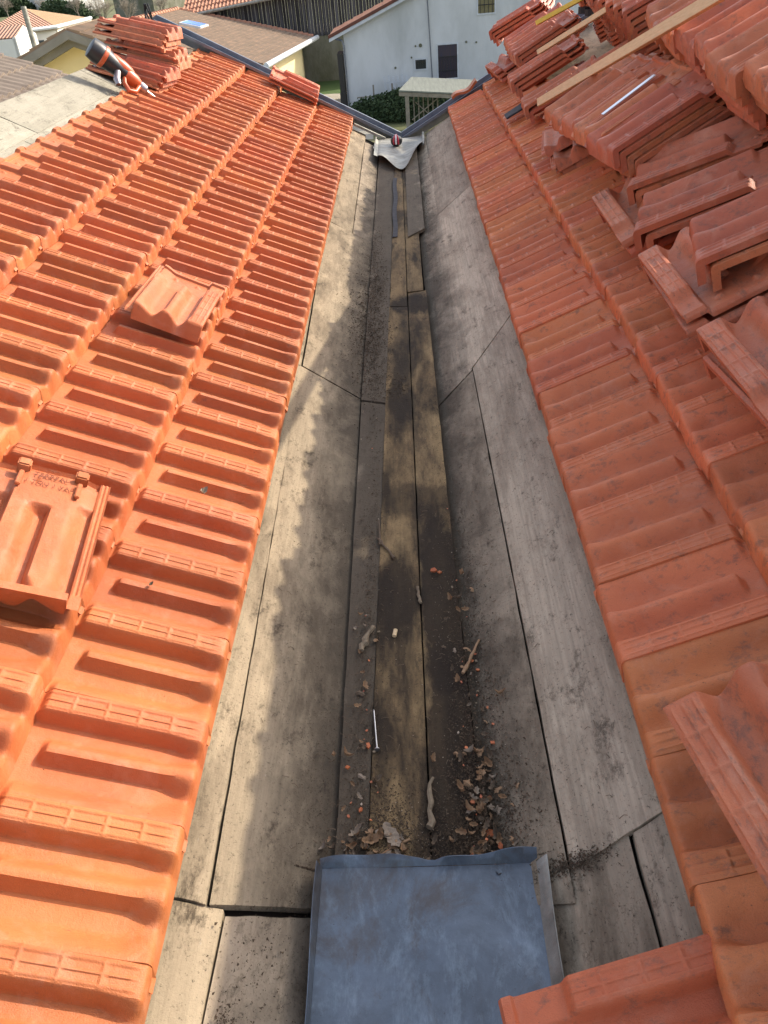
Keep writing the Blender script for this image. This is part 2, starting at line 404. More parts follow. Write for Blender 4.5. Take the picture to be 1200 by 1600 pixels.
# ------------------------------------------------------------------ loose tiles and stacks
NR = Vector((-math.sin(TP), 0, math.cos(TP))); UR = Vector((math.cos(TP), 0, math.sin(TP)))   # right normal, upslope
def on_right(x, y, h):            # point h above the plane through the course feet, x given on the slope point
    return Vector((x, y, RZ+(x-RX)*math.tan(TP)))+NR*h
SC = 1.17                       # the salvaged tiles in the piles are a little larger than the laid ones
def stack_right(x, y, h, yaw, n, label, group, roll=0, tilt=0, step=.033, shift=(.014, .006), mesh=None, name='stacked_clay_tile', lab_top=None, left=False, sc=SC):
    """x,y,h: pivot = nose corner of the top tile on its u=.25 side (left: on its u=0 side)"""
    for i in range(n):
        p = on_right(x, y, h-i*step)+UR*shift[0]*i+Vector((0, 1, 0))*shift[1]*i
        mt = Matrix.Translation(p) @ Matrix.Rotation(math.pi, 4, 'Z') @ Matrix.Rotation(TP+tilt, 4, 'Y') @ Matrix.Rotation(yaw+(jit(.025) if i else 0), 4, 'Z') @ Matrix.Rotation(roll, 4, 'X') @ Matrix.Scale(sc, 4) @ Matrix.Translation((0, FL if left else -W, 0))
        t_ = i == 0 and lab_top
        tile(mesh or TILE_OLD, mt, lab_top if t_ else label, None if t_ else (group if group != 'x' else None), 'tile', name)
D = R
stack_right(1.472, 8.40, .30, D(-22), 3, 'red tile under the top one of the farthest small stack', 'tiles in the farthest small stack', lab_top='top tile of the farthest small stack, against the white house wall', step=.036, shift=(.014, 0))
stack_right(1.33, 8.05, .13, D(-86), 3, 'wavy ended tile lying crosswise below the farthest small stack', 'crosswise tiles below the farthest small stack', step=.04)
for q, (x, y, n) in enumerate(((1.509, 7.05, 4), (1.525, 7.35, 3), (1.54, 7.68, 3))):
    stack_right(x, y, .22, D(2), n, 'red tile in the nested piles below the yellow batten', 'tiles in the piles below the yellow batten', roll=D(-4), step=.034)
stack_right(1.385, 6.33, .20, D(-2), 3, 'dusty tile in the stack between the short and the long pine batten', 'tiles in the stack between the two pine battens', lab_top='topmost dusty tile of the stack between the two pine battens', step=.036)
stack_right(1.372, 5.72, .13, D(-3), 2, 'dark dusty tile lying under the lower end of the long pine batten', 'tiles under the lower end of the long pine batten', step=.045)
stack_right(1.75, 5.35, .16, D(-6), 2, 'dusty old tile behind the long batten, its flat rear showing', 'dusty tiles beyond the fan of tiles')
stack_right(1.42, 5.15, .09, D(-12), 1, 'old tile half hidden between the long batten and the fan', None)
stack_right(1.318, 4.72, .125, D(80), 1, 'small pale tile lying crosswise on two others above the valley course', None, left=True, sc=.9)
stack_right(1.325, 4.55, .075, D(82), 2, 'crosswise tile beneath the small pale tile above the valley course', 'tiles beneath the small pale tile', left=True, sc=1.05)
fan = ((1.489, 3.449, .28, 8, 7), (1.497, 3.70, .283, 12, 5), (1.49, 3.93, .28, 14, 5), (1.478, 4.15, .275, 15, 5), (1.47, 4.40, .26, 14, 4))
for q, (x, y, h, yw, n) in enumerate(fan):
    stack_right(x, y, h, D(yw), n,
                ['tile in the nearest pile of the fan, under the top one', 'tile in the second pile of the fan, counted from the camera', 'tile in the middle pile of the fan, by the aluminium strip', 'tile in the fourth pile of the fan, counted from the camera', 'tile in the farthest pile of the fan, nearest the long batten'][q],
                ['nearest pile of the fan', 'second pile of the fan', 'middle pile of the fan', 'fourth pile of the fan', 'farthest pile of the fan'][q],
                roll=D(-5), lab_top='top tile of the nearest pile of the fan, its whole face showing' if q == 0 else None, shift=(.020, .003), step=.031)
stack_right(1.468, 3.268, .18, D(-30), 2, 'lower tile of the slanting pair just below the fan', 'x', lab_top='upper tile of the slanting pair just below the fan', shift=(.02, -.005), step=.034)
stack_right(1.394, 2.836, .18, D(-22), 2, 'lower tile of the slanting pair on the crosswise tile', 'x', lab_top='upper tile of the second slanting pair, resting on a tile turned crosswise', shift=(.03, -.01), step=.034)
stack_right(1.372, 3.534, .12, D(-91), 2, 'lower tile turned crosswise under the second slanting pair', 'x', lab_top='upper tile turned crosswise under the second slanting pair', shift=(.0, -.02), step=.035, sc=1.3)
stack_right(1.451, 2.26, .24, D(-14), 2, 'lower tile of the pair with black scribbles', 'x', lab_top='upper tile with black scribbled marks, resting on a crosswise tile', shift=(.03, -.01), step=.034)
stack_right(1.371, 2.694, .16, D(-90), 2, 'lower crosswise tile under the tile with black marks', 'x', lab_top='grey stained tile turned crosswise under the tile with black marks', shift=(.0, -.02), step=.035)
stack_right(1.373, 2.062, .16, D(-89), 1, 'upper of two crosswise tiles nearest the camera on the second course', None)
stack_right(1.355, 2.0, .11, D(-86), 1, 'lower of two crosswise tiles nearest the camera on the second course', None)
stack_right(1.0, .985, .10, D(-81), 1, 'big stained tile lying loose across the right courses close to the camera', None)
rows = ((1.918, 4.319, -8), (1.885, 4.0, -5), (1.872, 3.68, -2), (1.866, 3.37, -2), (1.86, 3.06, -2), (1.845, 2.75, -4))
for q, (x, y, yw) in enumerate(rows):
    stack_right(x+jit(.02), y+jit(.012), .405+jit(.01), D(yw+jit(2.5)), 5 if q < 5 else 3, 'tile in the near long row of tall piles at the upper right', 'near long row of tall piles', roll=D(-5+jit(2)), step=.036, shift=(.010, .004), sc=1.2)
for q in range(4):
    stack_right(1.96-.006*q, 5.95-.25*q, .38, D(-14), 5, 'tile in the farther row of piles at the top, behind the long batten', 'farther row of piles', roll=D(-4), step=.036, shift=(.006, 0))
# out-of-frame piles along the upper slope and ridge, added to cast the broken shadow edge
for q in range(8):
    stack_right(1.85+jit(.05), 2.43-.31*q, .41+jit(.02), D(-3), 2, 'tile in the long row of piles beyond the right edge of the photo', 'piles beyond the right edge', roll=D(-3), step=.06, sc=1.24)
for (x, y) in ((2.0, 4.75), (2.0, 6.5), (2.0, 7.0)):
    stack_right(x, y, .36, D(-6), 2, 'tile in the odd piles standing behind the rows near the right ridge', 'odd piles near the right ridge', step=.06, sc=1.24)

p = on_right(2.12, 2.75, .475); b = bmesh.new(); add_box(b, (-.09, -2.6, 0), (.09, 0, .035), Matrix.Translation(p) @ Matrix.Rotation(-TP, 4, 'Y'), .002)  # unseen plank, added to straighten the shadow edge of the piles
tagp(obj('walking_plank', b, 'old_wood'), 'long plank laid along the top of the piles beyond the right edge', 'plank')
# plain tile layers packed under the piles, added to stop sun passing beneath
b = bmesh.new()
def pack(x, y, yaw, h0, h1, sx=.46, sy=.29):
    h = h0
    while h < h1:
        p = on_right(x, y, h)+UR*jit(.012)+Vector((0, jit(.012), 0))
        mt = Matrix.Translation(p) @ Matrix.Rotation(math.pi, 4, 'Z') @ Matrix.Rotation(TP, 4, 'Y') @ Matrix.Rotation(yaw+jit(.03), 4, 'Z')
        add_box(b, (-sx, -sy, 0), (0, 0, .022), mt, .004)
        for u in (.0, .10, .21): add_box(b, (-sx*.9, -sy+u, .0221), (-.004, -sy+u+.035, .030), mt, .003)
        h += .033
for (x, y, yw) in rows: pack(x+.03, y, D(yw), .03, .25)
for q in range(8): pack(1.88, 2.43-.31*q, D(-3), .03, .38)
for q in range(4): pack(1.99-.006*q, 5.95-.25*q, D(-14), .03, .20)
for (x, y) in ((2.0, 4.75), (2.0, 6.5), (2.0, 7.0)): pack(x+.03, y, D(-6), .03, .30)
for q, (x, y, h, yw, n) in enumerate(fan): pack(x+.10, y+.01, D(yw), .03, h-n*.031-.01)
for (x, y, n) in ((1.54, 7.05, 4), (1.555, 7.35, 3), (1.57, 7.68, 3)): pack(x, y, D(2), .03, .10)
pack(1.52, 8.35, D(-22), .03, .18); pack(1.43, 6.3, D(-2), .03, .09); pack(1.52, 3.25, D(-30), .03, .10); pack(1.46, 2.80, D(-22), .03, .10); pack(1.52, 2.28, D(-10), .03, .13); pack(1.46, 2.0, 0, .03, .07, .3, .34)
tagp(obj('buried_tiles', fix(b), 'clay_old'), 'packed layers of old tiles buried under the loose piles on the right slope', 'tiles', None, 'stuff')

# loose tiles on the left slope
NL = Vector((math.sin(TP), 0, math.cos(TP)))
def on_left(x, y, h): return Vector((x, y, -x*math.tan(TP)))+NL*h
mt = Matrix.Translation(on_left(-.553, 2.77, .07)) @ Matrix.Rotation(TP-R(2), 4, 'Y') @ Matrix.Rotation(D(-91.5), 4, 'Z') @ Matrix.Translation((.0, 0, 0))
tile(TILE, mt, 'loose orange tile laid crosswise on top of the left courses, wavy nose facing the camera', None)
# upturned tile at the left edge of the picture
root = empty('upturned_clay_tile'); tagp(root, 'upturned orange tile showing its lettered underside, lying on the left courses near the camera', 'tile')
root.matrix_world = Matrix.Translation(on_left(-.335, 1.30, .130)) @ Matrix.Rotation(TP-R(1), 4, 'Y') @ Matrix.Rotation(D(-82.6), 4, 'Z')
b = bmesh.new(); b.from_mesh(TILE); bmesh.ops.transform(b, matrix=Matrix.Rotation(math.pi, 4, 'X'), verts=b.verts)
body = obj('body', b, 'clay', root); smooth(body, 48)
for uu in (-.045, -.185):
    b = bmesh.new(); add_box(b, (-.445, uu-.016, -.028), (-.415, uu+.016, .004), None, .004); smooth(obj('hanging_lug', b, 'clay', root))
    b = bmesh.new(); add_box(b, (-.405, uu-.006, -.016), (-.35, uu+.006, -.006), None, .002); smooth(obj('rib', b, 'clay', root))
def text_mesh(txt, size, depth):
    c = bpy.data.curves.new('t', 'FONT'); c.body = txt; c.size = size; c.extrude = depth; c.align_x = 'CENTER'; c.space_character = 1.15
    o = bpy.data.objects.new('t', c); COL.objects.link(o); dg = bpy.context.evaluated_depsgraph_get()
    me = bpy.data.meshes.new_from_object(o.evaluated_get(dg)); bpy.data.objects.remove(o); bpy.data.curves.remove(c); return me
for txt, xx, sz in (('NF', -.430, .010), ('TERREAL', -.404, .019), ('1 TOU 1 VAL', -.372, .018)):
    me = text_mesh(txt, sz, .0005)
    o = obj('embossed_lettering', me, 'letter', root); o.location = (xx, -.115, -.0135+.0008); o.rotation_euler = (0, 0, R(90))
b = bmesh.new(); add_tube(b, [(-.4285+.009*math.cos(a*.3142), -.115+.019*math.sin(a*.3142), -.0130) for a in range(21)], .0006, 5); obj('embossed_oval', b, 'letter', root)

# leaning red tile pair at the far left verge
for i, (lab, dz) in enumerate((('red tile standing on its edge along the far verge, upper of two', .0), ('red tile leaning under another along the far left verge', -.035))):
    mt = Matrix.Translation(on_left(-.33, 8.02+.02*i, .10+dz)) @ Matrix.Rotation(TP, 4, 'Y') @ Matrix.Rotation(D(4), 4, 'Z') @ Matrix.Rotation(D(8), 4, 'X')
    tile(TILE_OLD, mt, lab, None)
# stack on the left ridge
for i in range(3):
    mt = Matrix.Translation(on_left(-1.20+.012*i, 6.15+.02*i, .03+.04*i)) @ Matrix.Rotation(R(17), 4, 'Y') @ Matrix.Rotation(D(-8), 4, 'Z') @ Matrix.Scale(1.1, 4)
    tile(TILE_OLD, mt, 'tile in the lower, nearer part of the stack on the left ridge', 'lower tiles of the ridge stack')
for i in range(2):
    mt = Matrix.Translation(on_left(-1.16-.03*i, 6.45, .16+.035*i)) @ Matrix.Rotation(R(15), 4, 'Y') @ Matrix.Rotation(D(-6), 4, 'Z') @ Matrix.Scale(1.1, 4)
    tile(TILE_OLD, mt, ['flat tile sticking out in the middle of the ridge stack', 'tile lying just above the protruding one in the ridge stack'][i], None)
for i in range(3):
    mt = Matrix.Translation(on_left(-1.27, 6.42+.03*i, .23+.036*i)) @ Matrix.Rotation(R(14), 4, 'Y') @ Matrix.Rotation(D(-9), 4, 'Z') @ Matrix.Scale(1.1, 4)
    tile(TILE_OLD, mt, 'tile in the topmost part of the stack on the left ridge', 'topmost tiles of the ridge stack')
# small tile piece on the right verge
b = bmesh.new()
n = 14; pr = []
for i in range(n+1):
    t = i/n; pr.append((t*.26, .028+.016*math.sin(t*math.pi*2.3+.4)))
pts = [(a, 0, z) for a, z in pr]+[(a, 0, z-.022) for a, z in reversed(pr)]
add_poly(b, pts, (0, .14, 0)); fix(b)
o = obj('broken_tile_piece', b, 'clay'); o.matrix_world = Matrix.Translation(on_right(1.0, 8.24, .075)) @ Matrix.Rotation(-TP, 4, 'Y')
tagp(o, 'sunlit wavy piece of orange tile on the far right verge against the zinc trim', 'tile piece')

# ------------------------------------------------------------------ roof decks and valley boards
def zL(x): return -.032-.5*x
def zR(x): return -.162+.57*(x-.63) if x < .95 else -.162+.57*.32+.528*(x-.95)
def zC(x): return -.163+.05*abs(x-.475)
def board(name, quad, zf, material, label, dz=0, warp=.003, t=.02, seed=0, cat='board', group=None, kind=None):
    """quad = (x0,x1 at near y, x0,x1 at far y, y0, y1 skew)"""
    (xa, xb, ya, yb), (xc, xd, yc, yd) = quad      # near edge from (xa,ya) to (xb,yb); far edge (xc,yc) to (xd,yd)
    b = bmesh.new()
    ln = max(abs(yc-ya), .05); nv = max(6, int(ln/.03)); nu = max(5, int(abs(xb-xa)/.02))
    T = []; B = []
    for i in range(nv+1):
        s = i/nv; r1 = []; r2 = []
        for j in range(nu+1):
            q = j/nu
            x = (xa+(xb-xa)*q)*(1-s)+(xc+(xd-xc)*q)*s; y = (ya+(yb-ya)*q)*(1-s)+(yc+(yd-yc)*q)*s
            if j in (0, nu): x += .0022*noise.noise((y*9, seed, j))
            if i in (0, nv): y += .003*noise.noise((x*25, seed, i))
            z = zf(x)+dz+warp*noise.noise((x*4+seed, y*1.3, seed))
            e = min(j, nu-j, i, nv-i)
            if e == 0: z -= .002
            r1.append(b.verts.new((x, y, z))); r2.append(b.verts.new((x, y, z-t)))
        T.append(r1); B.append(r2)
    for i in range(nv):
        for j in range(nu):
            b.faces.new((T[i][j], T[i][j+1], T[i+1][j+1], T[i+1][j])); b.faces.new((B[i][j], B[i+1][j], B[i+1][j+1], B[i][j+1]))
    for j in range(nu): b.faces.new((T[0][j], B[0][j], B[0][j+1], T[0][j+1])); b.faces.new((T[nv][j], T[nv][j+1], B[nv][j+1], B[nv][j]))
    for i in range(nv): b.faces.new((T[i][0], T[i+1][0], B[i+1][0], B[i][0])); b.faces.new((T[i][nu], B[i][nu], B[i+1][nu], T[i+1][nu]))
    o = obj(name, fix(b), material); smooth(o, 50)
    tagp(o, label, cat, group, kind); return o
YF = 8.33
# outer left strip, under the tile edge
for i, (a, c, x) in enumerate(((.80, 3.12, .055), (3.125, 5.25, .012), (5.255, YF, -.004))):
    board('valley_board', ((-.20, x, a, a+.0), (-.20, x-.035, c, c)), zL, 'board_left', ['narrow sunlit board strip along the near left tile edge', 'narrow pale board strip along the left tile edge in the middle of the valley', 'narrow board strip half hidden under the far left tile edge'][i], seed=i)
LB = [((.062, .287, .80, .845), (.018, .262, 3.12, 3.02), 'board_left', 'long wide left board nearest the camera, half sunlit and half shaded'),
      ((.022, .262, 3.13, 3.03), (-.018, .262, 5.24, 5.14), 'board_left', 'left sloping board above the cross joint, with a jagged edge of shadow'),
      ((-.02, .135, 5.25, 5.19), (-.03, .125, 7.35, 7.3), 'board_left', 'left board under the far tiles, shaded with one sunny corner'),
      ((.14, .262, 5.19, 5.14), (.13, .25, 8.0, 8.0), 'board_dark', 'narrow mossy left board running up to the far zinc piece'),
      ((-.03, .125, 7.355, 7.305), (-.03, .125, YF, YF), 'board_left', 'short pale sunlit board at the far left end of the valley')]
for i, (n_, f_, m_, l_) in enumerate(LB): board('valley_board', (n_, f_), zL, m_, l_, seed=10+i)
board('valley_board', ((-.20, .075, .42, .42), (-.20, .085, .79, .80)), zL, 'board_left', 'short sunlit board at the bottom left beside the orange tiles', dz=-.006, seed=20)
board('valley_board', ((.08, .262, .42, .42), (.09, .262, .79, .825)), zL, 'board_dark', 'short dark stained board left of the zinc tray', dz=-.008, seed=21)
# flat bottom
CB = [((.287, .345, .50, .50), (.268, .372, 2.98, 2.95), 'board_dark', 'narrow left strip of the valley floor with leaf litter along it, near half'),
      ((.266, .372, 3.0, 2.97), (.262, .405, YF, YF), 'board_dark', 'left strip of the valley floor beyond the cross joint, heaped with debris'),
      ((.350, .485, .50, .50), (.376, .472, 4.02, 4.02), 'plank', 'long brown wet plank left of the central joint of the valley floor'),
      ((.380, .470, 4.03, 4.03), (.408, .462, YF, YF), 'plank', 'far brown plank left of the central joint, beyond the black patch'),
      ((.489, .600, .50, .50), (.476, .575, 4.22, 4.24), 'plank', 'long brown wet plank right of the central joint of the valley floor'),
      ((.474, .560, 4.25, 4.25), (.466, .56, YF, YF), 'plank', 'short brown plank right of the central joint, beyond the black patch')]
for i, (n_, f_, m_, l_) in enumerate(CB): board('valley_board', (n_, f_), zC, m_, l_, seed=30+i, dz=(.004 if i in (2, 3) else 0))
board('valley_board', ((.49, .60, 5.2, 5.35), (.49, .60, 8.2, 8.2)), lambda x: zC(x)+.012, 'board', 'raised narrow board at the far end of the valley floor', seed=39)
# right slope
RB = [((.604, .752, .84, .80), (.580, .738, 2.95, 3.10), 'board_dark', 'dark stained right board beside the debris, nearest the camera'),
      ((.578, .736, 2.96, 3.11), (.565, .70, 5.45, 5.55), 'board', 'right lower board in the middle of the valley'),
      ((.604, .70, 5.46, 5.56), (.604, .69, YF, YF), 'board', 'narrow far right lower board by the zinc piece'),
      ((.757, .995, .865, .94), (.742, .945, 3.12, 3.42), 'board', 'long wide right board with pale worn streaks, nearest the camera'),
      ((.700, 1.03, 3.072, 3.56), (.700, 1.03, 5.55, 5.80), 'board', 'wide right board beneath the middle of the right tile edge'),
      ((.695, 1.03, 5.56, 5.81), (.695, 1.03, YF, YF), 'board', 'far right upper board running to the zinc verge trim')]
for i, (n_, f_, m_, l_) in enumerate(RB): board('valley_board', (n_, f_), zR, m_, l_, seed=50+i)
board('valley_board', ((.60, .873, .45, .45), (.60, .868, .80, .915)), zR, 'board_dark', 'short dark board right of the zinc tray', dz=-.008, seed=60)
board('valley_board', ((.879, 1.05, .45, .45), (.877, 1.02, .90, .945)), zR, 'board', 'short grey board under the nearest right tiles', dz=-.006, seed=61)
board('valley_board', ((.950, 1.1, .95, .95), (.95, 1.1, 3.42, 3.42)), zR, 'board_dark', 'narrow edge board half hidden under the near right tiles', dz=-.018, seed=62)
# ridge deck boards, left
def zLL(x): return -x*math.tan(TP)-.035
names = ['bare ridge board at the photo edge', 'bare ridge board before the cordless tool', 'bare board under the ridge stack', 'bare ridge board by the far zinc trim']
for i, (a, c) in enumerate(((2.6, 4.55), (4.56, 6.1), (6.11, 7.3), (7.31, YF))):
    board('ridge_board', ((-1.66, -1.42, a, a), (-1.66, -1.42, c, c)), zLL, 'ridge_board', names[i]+', upper one', seed=70+i)
    board('ridge_board', ((-1.415, -1.1, a-.2, a-.2), (-1.415, -1.1, c-.2, c-.2)), zLL, 'ridge_board', names[i]+', next to the top course', seed=80+i)
board('ridge_board', ((-2.3, -1.665, 2.6, 2.6), (-2.3, -1.665, YF, YF)), lambda x: zLL(-1.66)+(x+1.66)*math.tan(TP), 'ridge_board', 'wide board on the hidden far side of the left ridge', seed=90)
# structural deck below everything, near black to paint the shade in the gaps
b = bmesh.new()
for (x0, x1, f) in ((-1.66, .26, lambda x: zLL(x)-.035 if x < -.05 else zL(x)-.04), (.26, .62, lambda x: -.22), (.62, 3.2, lambda x: zR(x)-.05)):
    n = 10
    for i in range(n):
        a = x0+(x1-x0)*i/n; c = x0+(x1-x0)*(i+1)/n
        add_poly(b, [(a, .0, f(a)), (c, .0, f(c)), (c, YF, f(c)), (a, YF, f(a))])
add_poly(b, [(3.2, 0, zR(3.2)-.05), (5.2, 0, zR(3.2)-1.1), (5.2, YF, zR(3.2)-1.1), (3.2, YF, zR(3.2)-.05)])
bmesh.ops.remove_doubles(b, verts=b.verts, dist=.001)
r = bmesh.ops.extrude_face_region(b, geom=b.faces[:]); bmesh.ops.translate(b, vec=(0, 0, -.03), verts=[v for v in r['geom'] if isinstance(v, bmesh.types.BMVert)])
tagp(obj('roof_deck', fix(b), 'deck'), kind='structure')
# bare upper right slope boards + ridge tiles
for i, (a, c) in enumerate(((.3, 2.9), (2.91, 5.6), (5.61, YF))):
    board('ridge_board', ((1.52, 3.2, a, a), (1.52, 3.2, c, c)), lambda x: zR(x)-.012, 'board_dark', ['near', 'middle', 'far'][i]+' part of the bare boarding under the tile piles on the right slope', seed=95+i)
b = bmesh.new(); add_tube(b, [(3.2, y/10, zR(3.2)+.01) for y in range(3, 84, 3)], .085, 16); smooth(obj('ridge_capping', fix(b), 'clay_old'))
tagp(bpy.data.objects['ridge_capping'], 'rounded clay capping along the top of the right slope', 'ridge capping')

# ------------------------------------------------------------------ zinc verge trim (runs up both slopes at the far end)
def trim(name, poly, label):
    """poly = path in the x,z plane; section offsets (dy, dz)"""
    sec = [(0, 0), (0, .022), (.012, .022), (.014, .006), (.115, .006), (.117, .050), (.137, .052), (.139, -.09), (.125, -.09), (.125, -.006), (0, -.006)]
    b = bmesh.new(); rings = [[b.verts.new((x, YF+.012+dy, z+dz)) for dy, dz in sec] for x, z in poly]
    n = len(sec)
    for i in range(len(rings)-1):
        for k in range(n): b.faces.new((rings[i][k], rings[i][(k+1) % n], rings[i+1][(k+1) % n], rings[i+1][k]))
    b.faces.new(rings[0]); b.faces.new(list(reversed(rings[-1])))
    return tagp(obj(name, fix(b), 'zinc_trim'), label, 'roof trim')
trim('verge_trim', [(-2.5, .53), (-1.68, .955), (.462, -.175)], 'dark grey zinc verge trim running up the left gable and over its ridge')
trim('verge_trim', [(.464, -.175), (3.2, zR(3.2)+.06), (5.2, zR(3.2)-.95)], 'dark grey zinc verge trim running up the right gable')
b = bmesh.new(); add_box(b, (0, -.02, 0), (.32, .02, .02), Matrix.Translation((.02, YF-.04, .0)) @ Matrix.Rotation(R(27), 4, 'Y'))
tagp(obj('verge_batten', b, 'zinc_pale'), 'short pale batten lying against the zinc trim at the far left valley corner', 'batten')
# twisted black cable / glove on the ridge peak
b = bmesh.new()
for k in range(5):
    add_tube(b, [(-1.70-.02*k*.3+.02*math.sin(t*.6+k), 8.30+.02*math.cos(t+k), .95+.03*t-.0*k) for t in range(6)], .008, 6)
tagp(obj('work_glove', fix(b), 'black_rubber'), 'small black crumpled thing standing on the peak of the left verge trim', 'glove')

# main house walls
b = bmesh.new()
def zroof(x):
    return .955-.52*abs(x+1.68) if x < .463 else (-.175+.528*(x-.463) if x < 3.2 else zR(3.2)+.0-.5*(x-3.2))
pts = [(-2.4, 8.36, -6), (5.1, 8.36, -6)]+[(x, 8.36, zroof(x)-.15) for x in (5.1, 3.2, .463, -1.68, -2.4)]
add_poly(b, pts, (0, -.25, 0)); tagp(obj('gable_wall', fix(b), 'cream_render'), 'cream gable wall of the house below the verge trim, facing away from the camera', 'wall')
# ------------------------------------------------------------------ zinc tray in the valley floor
root = empty('zinc_gutter_tray', (.475, .65, -.14)); tagp(root, 'mottled blue grey zinc tray closing the near end of the valley', 'gutter tray')
def lc(p): return (p[0]-.475, p[1]-.65, p[2]+.14)
x0, x1, yn, yf, zt = .262, .690, .30, .905, -.132
b = bmesh.new(); nx, ny = 40, 40; g_ = []
for i in range(ny+1):
    row = []
    for j in range(nx+1):
        s, q = i/ny, j/nx; x = x0+(x1-x0)*q; y = yn+(yf-yn)*s
        z = zt+.003*noise.noise((x*6, y*6, 1))+.02*max(0, s-.93)/.07*0
        row.append(b.verts.new(lc((x, y, z))))
    g_.append(row)
for i in range(ny):
    for j in range(nx): b.faces.new((g_[i][j], g_[i][j+1], g_[i+1][j+1], g_[i+1][j]))
r = bmesh.ops.extrude_face_region(b, geom=b.faces[:]); bmesh.ops.translate(b, vec=(0, 0, -.0015), verts=[v for v in r['geom'] if isinstance(v, bmesh.types.BMVert)])
smooth(obj('tray_floor', fix(b), 'tray', root))
def wall(name, f, n, thick, material='tray'):
    """f(t) -> bottom point, top point"""
    b = bmesh.new(); A = []
    for i in range(n+1):
        p, q = f(i/n); m_ = [p[k]*.5+q[k]*.5 for k in range(3)]
        A.append([b.verts.new(lc(v)) for v in (p, m_, q)])
    for i in range(n):
        for k in range(2): b.faces.new((A[i][k], A[i+1][k], A[i+1][k+1], A[i][k+1]))
    r = bmesh.ops.extrude_face_region(b, geom=b.faces[:]); bmesh.ops.translate(b, vec=thick, verts=[v for v in r['geom'] if isinstance(v, bmesh.types.BMVert)])
    return smooth(obj(name, fix(b), material, root), 60)
wall('tray_side', lambda t: ((x0, yn+(yf-yn)*t, zt), (x0-.006-.003*math.sin(t*9), yn+(yf-yn)*t, zt+.030+.002*math.sin(t*14))), 30, (-.0015, 0, 0))
wall('tray_side', lambda t: ((x1, yn+(yf-yn)*t, zt), (x1+.022+.004*math.sin(t*7), yn+(yf-yn)*t, zt+.034+.003*math.sin(t*11))), 30, (.0015, 0, 0), 'zinc_pale')  # paler zinc on this wall paints in the light it catches
def backf(t):
    x = x0-.004+(x1-x0+.012)*t
    h = .014+.004*math.sin(t*7+.5)+.012*t-.012*math.exp(-((t-.52)/.035)**2)+.004*math.sin(t*23)
    return ((x, yf, zt), (x, yf+.012+.005*math.sin(t*8), zt+max(.006, h)))
wall('tray_back', backf, 60, (0, .0015, 0))

# far crumpled zinc sheet
b = bmesh.new(); nx, ny = 30, 24; gg = []
for i in range(ny+1):
    row = []
    for j in range(nx+1):
        s, q = i/ny, j/nx
        x = .225+.435*q+.02*s*(q-.5); yfr = 7.35-.35*math.sin(q*math.pi*.9)**2+.45*ss(.55, 1, q); y = yfr+(YF-.02-yfr)*s
        z = max(zL(x), zC(x) if .26 < x < .64 else -9, zR(x) if x > .6 else -9)+.012
        z += (1-s)**2*(.035+.025*math.sin(q*9))+.01*math.exp(-(q-.0)**2/.002)
        row.append(b.verts.new((x, y, z)))
    gg.append(row)
for i in range(ny):
    for j in range(nx): b.faces.new((gg[i][j], gg[i][j+1], gg[i+1][j+1], gg[i+1][j]))
r = bmesh.ops.extrude_face_region(b, geom=b.faces[:]); bmesh.ops.translate(b, vec=(0, 0, .003), verts=[v for v in r['geom'] if isinstance(v, bmesh.types.BMVert)])
tagp(smooth(obj('zinc_sheet', fix(b), 'zinc_pale')), 'crumpled pale zinc sheet at the far end of the valley under the verge corner', 'metal sheet')
for (x, lab, w_) in ((.222, 'upright left edge strip of the crumpled zinc sheet', .006), (.668, 'pale bent strip standing at the right edge of the crumpled zinc sheet', .012)):
    b = bmesh.new(); z = max(zL(x) if x < .3 else -9, zR(x) if x > .6 else -9)
    add_tube(b, [(x-.01, 7.75, z+.03), (x, 8.0, z+.028), (x+.005, 8.3, z+.03)], w_, 6)
    tagp(obj('edge_strip', fix(b), 'zinc_pale'), lab, 'metal strip')
# round red and white thing
root = empty('crushed_can', (.42, 7.95, -.10)); tagp(root, 'small round red, white and black can lying on the far zinc sheet', 'can')
b = bmesh.new(); bmesh.ops.create_uvsphere(b, u_segments=20, v_segments=14, radius=.055); bmesh.ops.scale(b, vec=(1, 1, .85), verts=b.verts); smooth(obj('can_body', b, 'tool_dark', root))
for k, (mm, a) in enumerate((('red', .1), ('white', .5), ('red', .9))):
    b = bmesh.new(); add_tube(b, [(.0555*math.cos(t*.2)*math.cos(a-.4), .0555*math.cos(t*.2)*math.sin(a-.4)-.0, .050*math.sin(t*.2)) for t in range(-2, 9)], .008, 6); obj('painted_band', fix(b), mm, root).rotation_euler[2] = R(-100)
# dark strip of flashing on the floor
b = bmesh.new(); pts = [(.405+.004*math.sin(i), 5.2+.12*i, -.150) for i in range(14)]
add_poly(b, [(x_+.016+.004*noise.noise((y_*3, 1, 1)), y_, z_) for x_, y_, z_ in pts]+[(x_-.014-.004*noise.noise((y_*3, 5, 1)), y_, z_) for x_, y_, z_ in reversed(pts)], (0, 0, .003)); fix(b)
tagp(obj('flashing_strip', b, 'dark_metal'), 'narrow blackened metal strip lying along the far valley floor', 'metal strip')
b = bmesh.new(); 0 and add_poly(b, [(.385, 3.98, -.1535), (.60, 4.0, -.150), (.585, 4.2, -.150), (.42, 4.28, -.1535)], (0, 0, .002))
b.free()

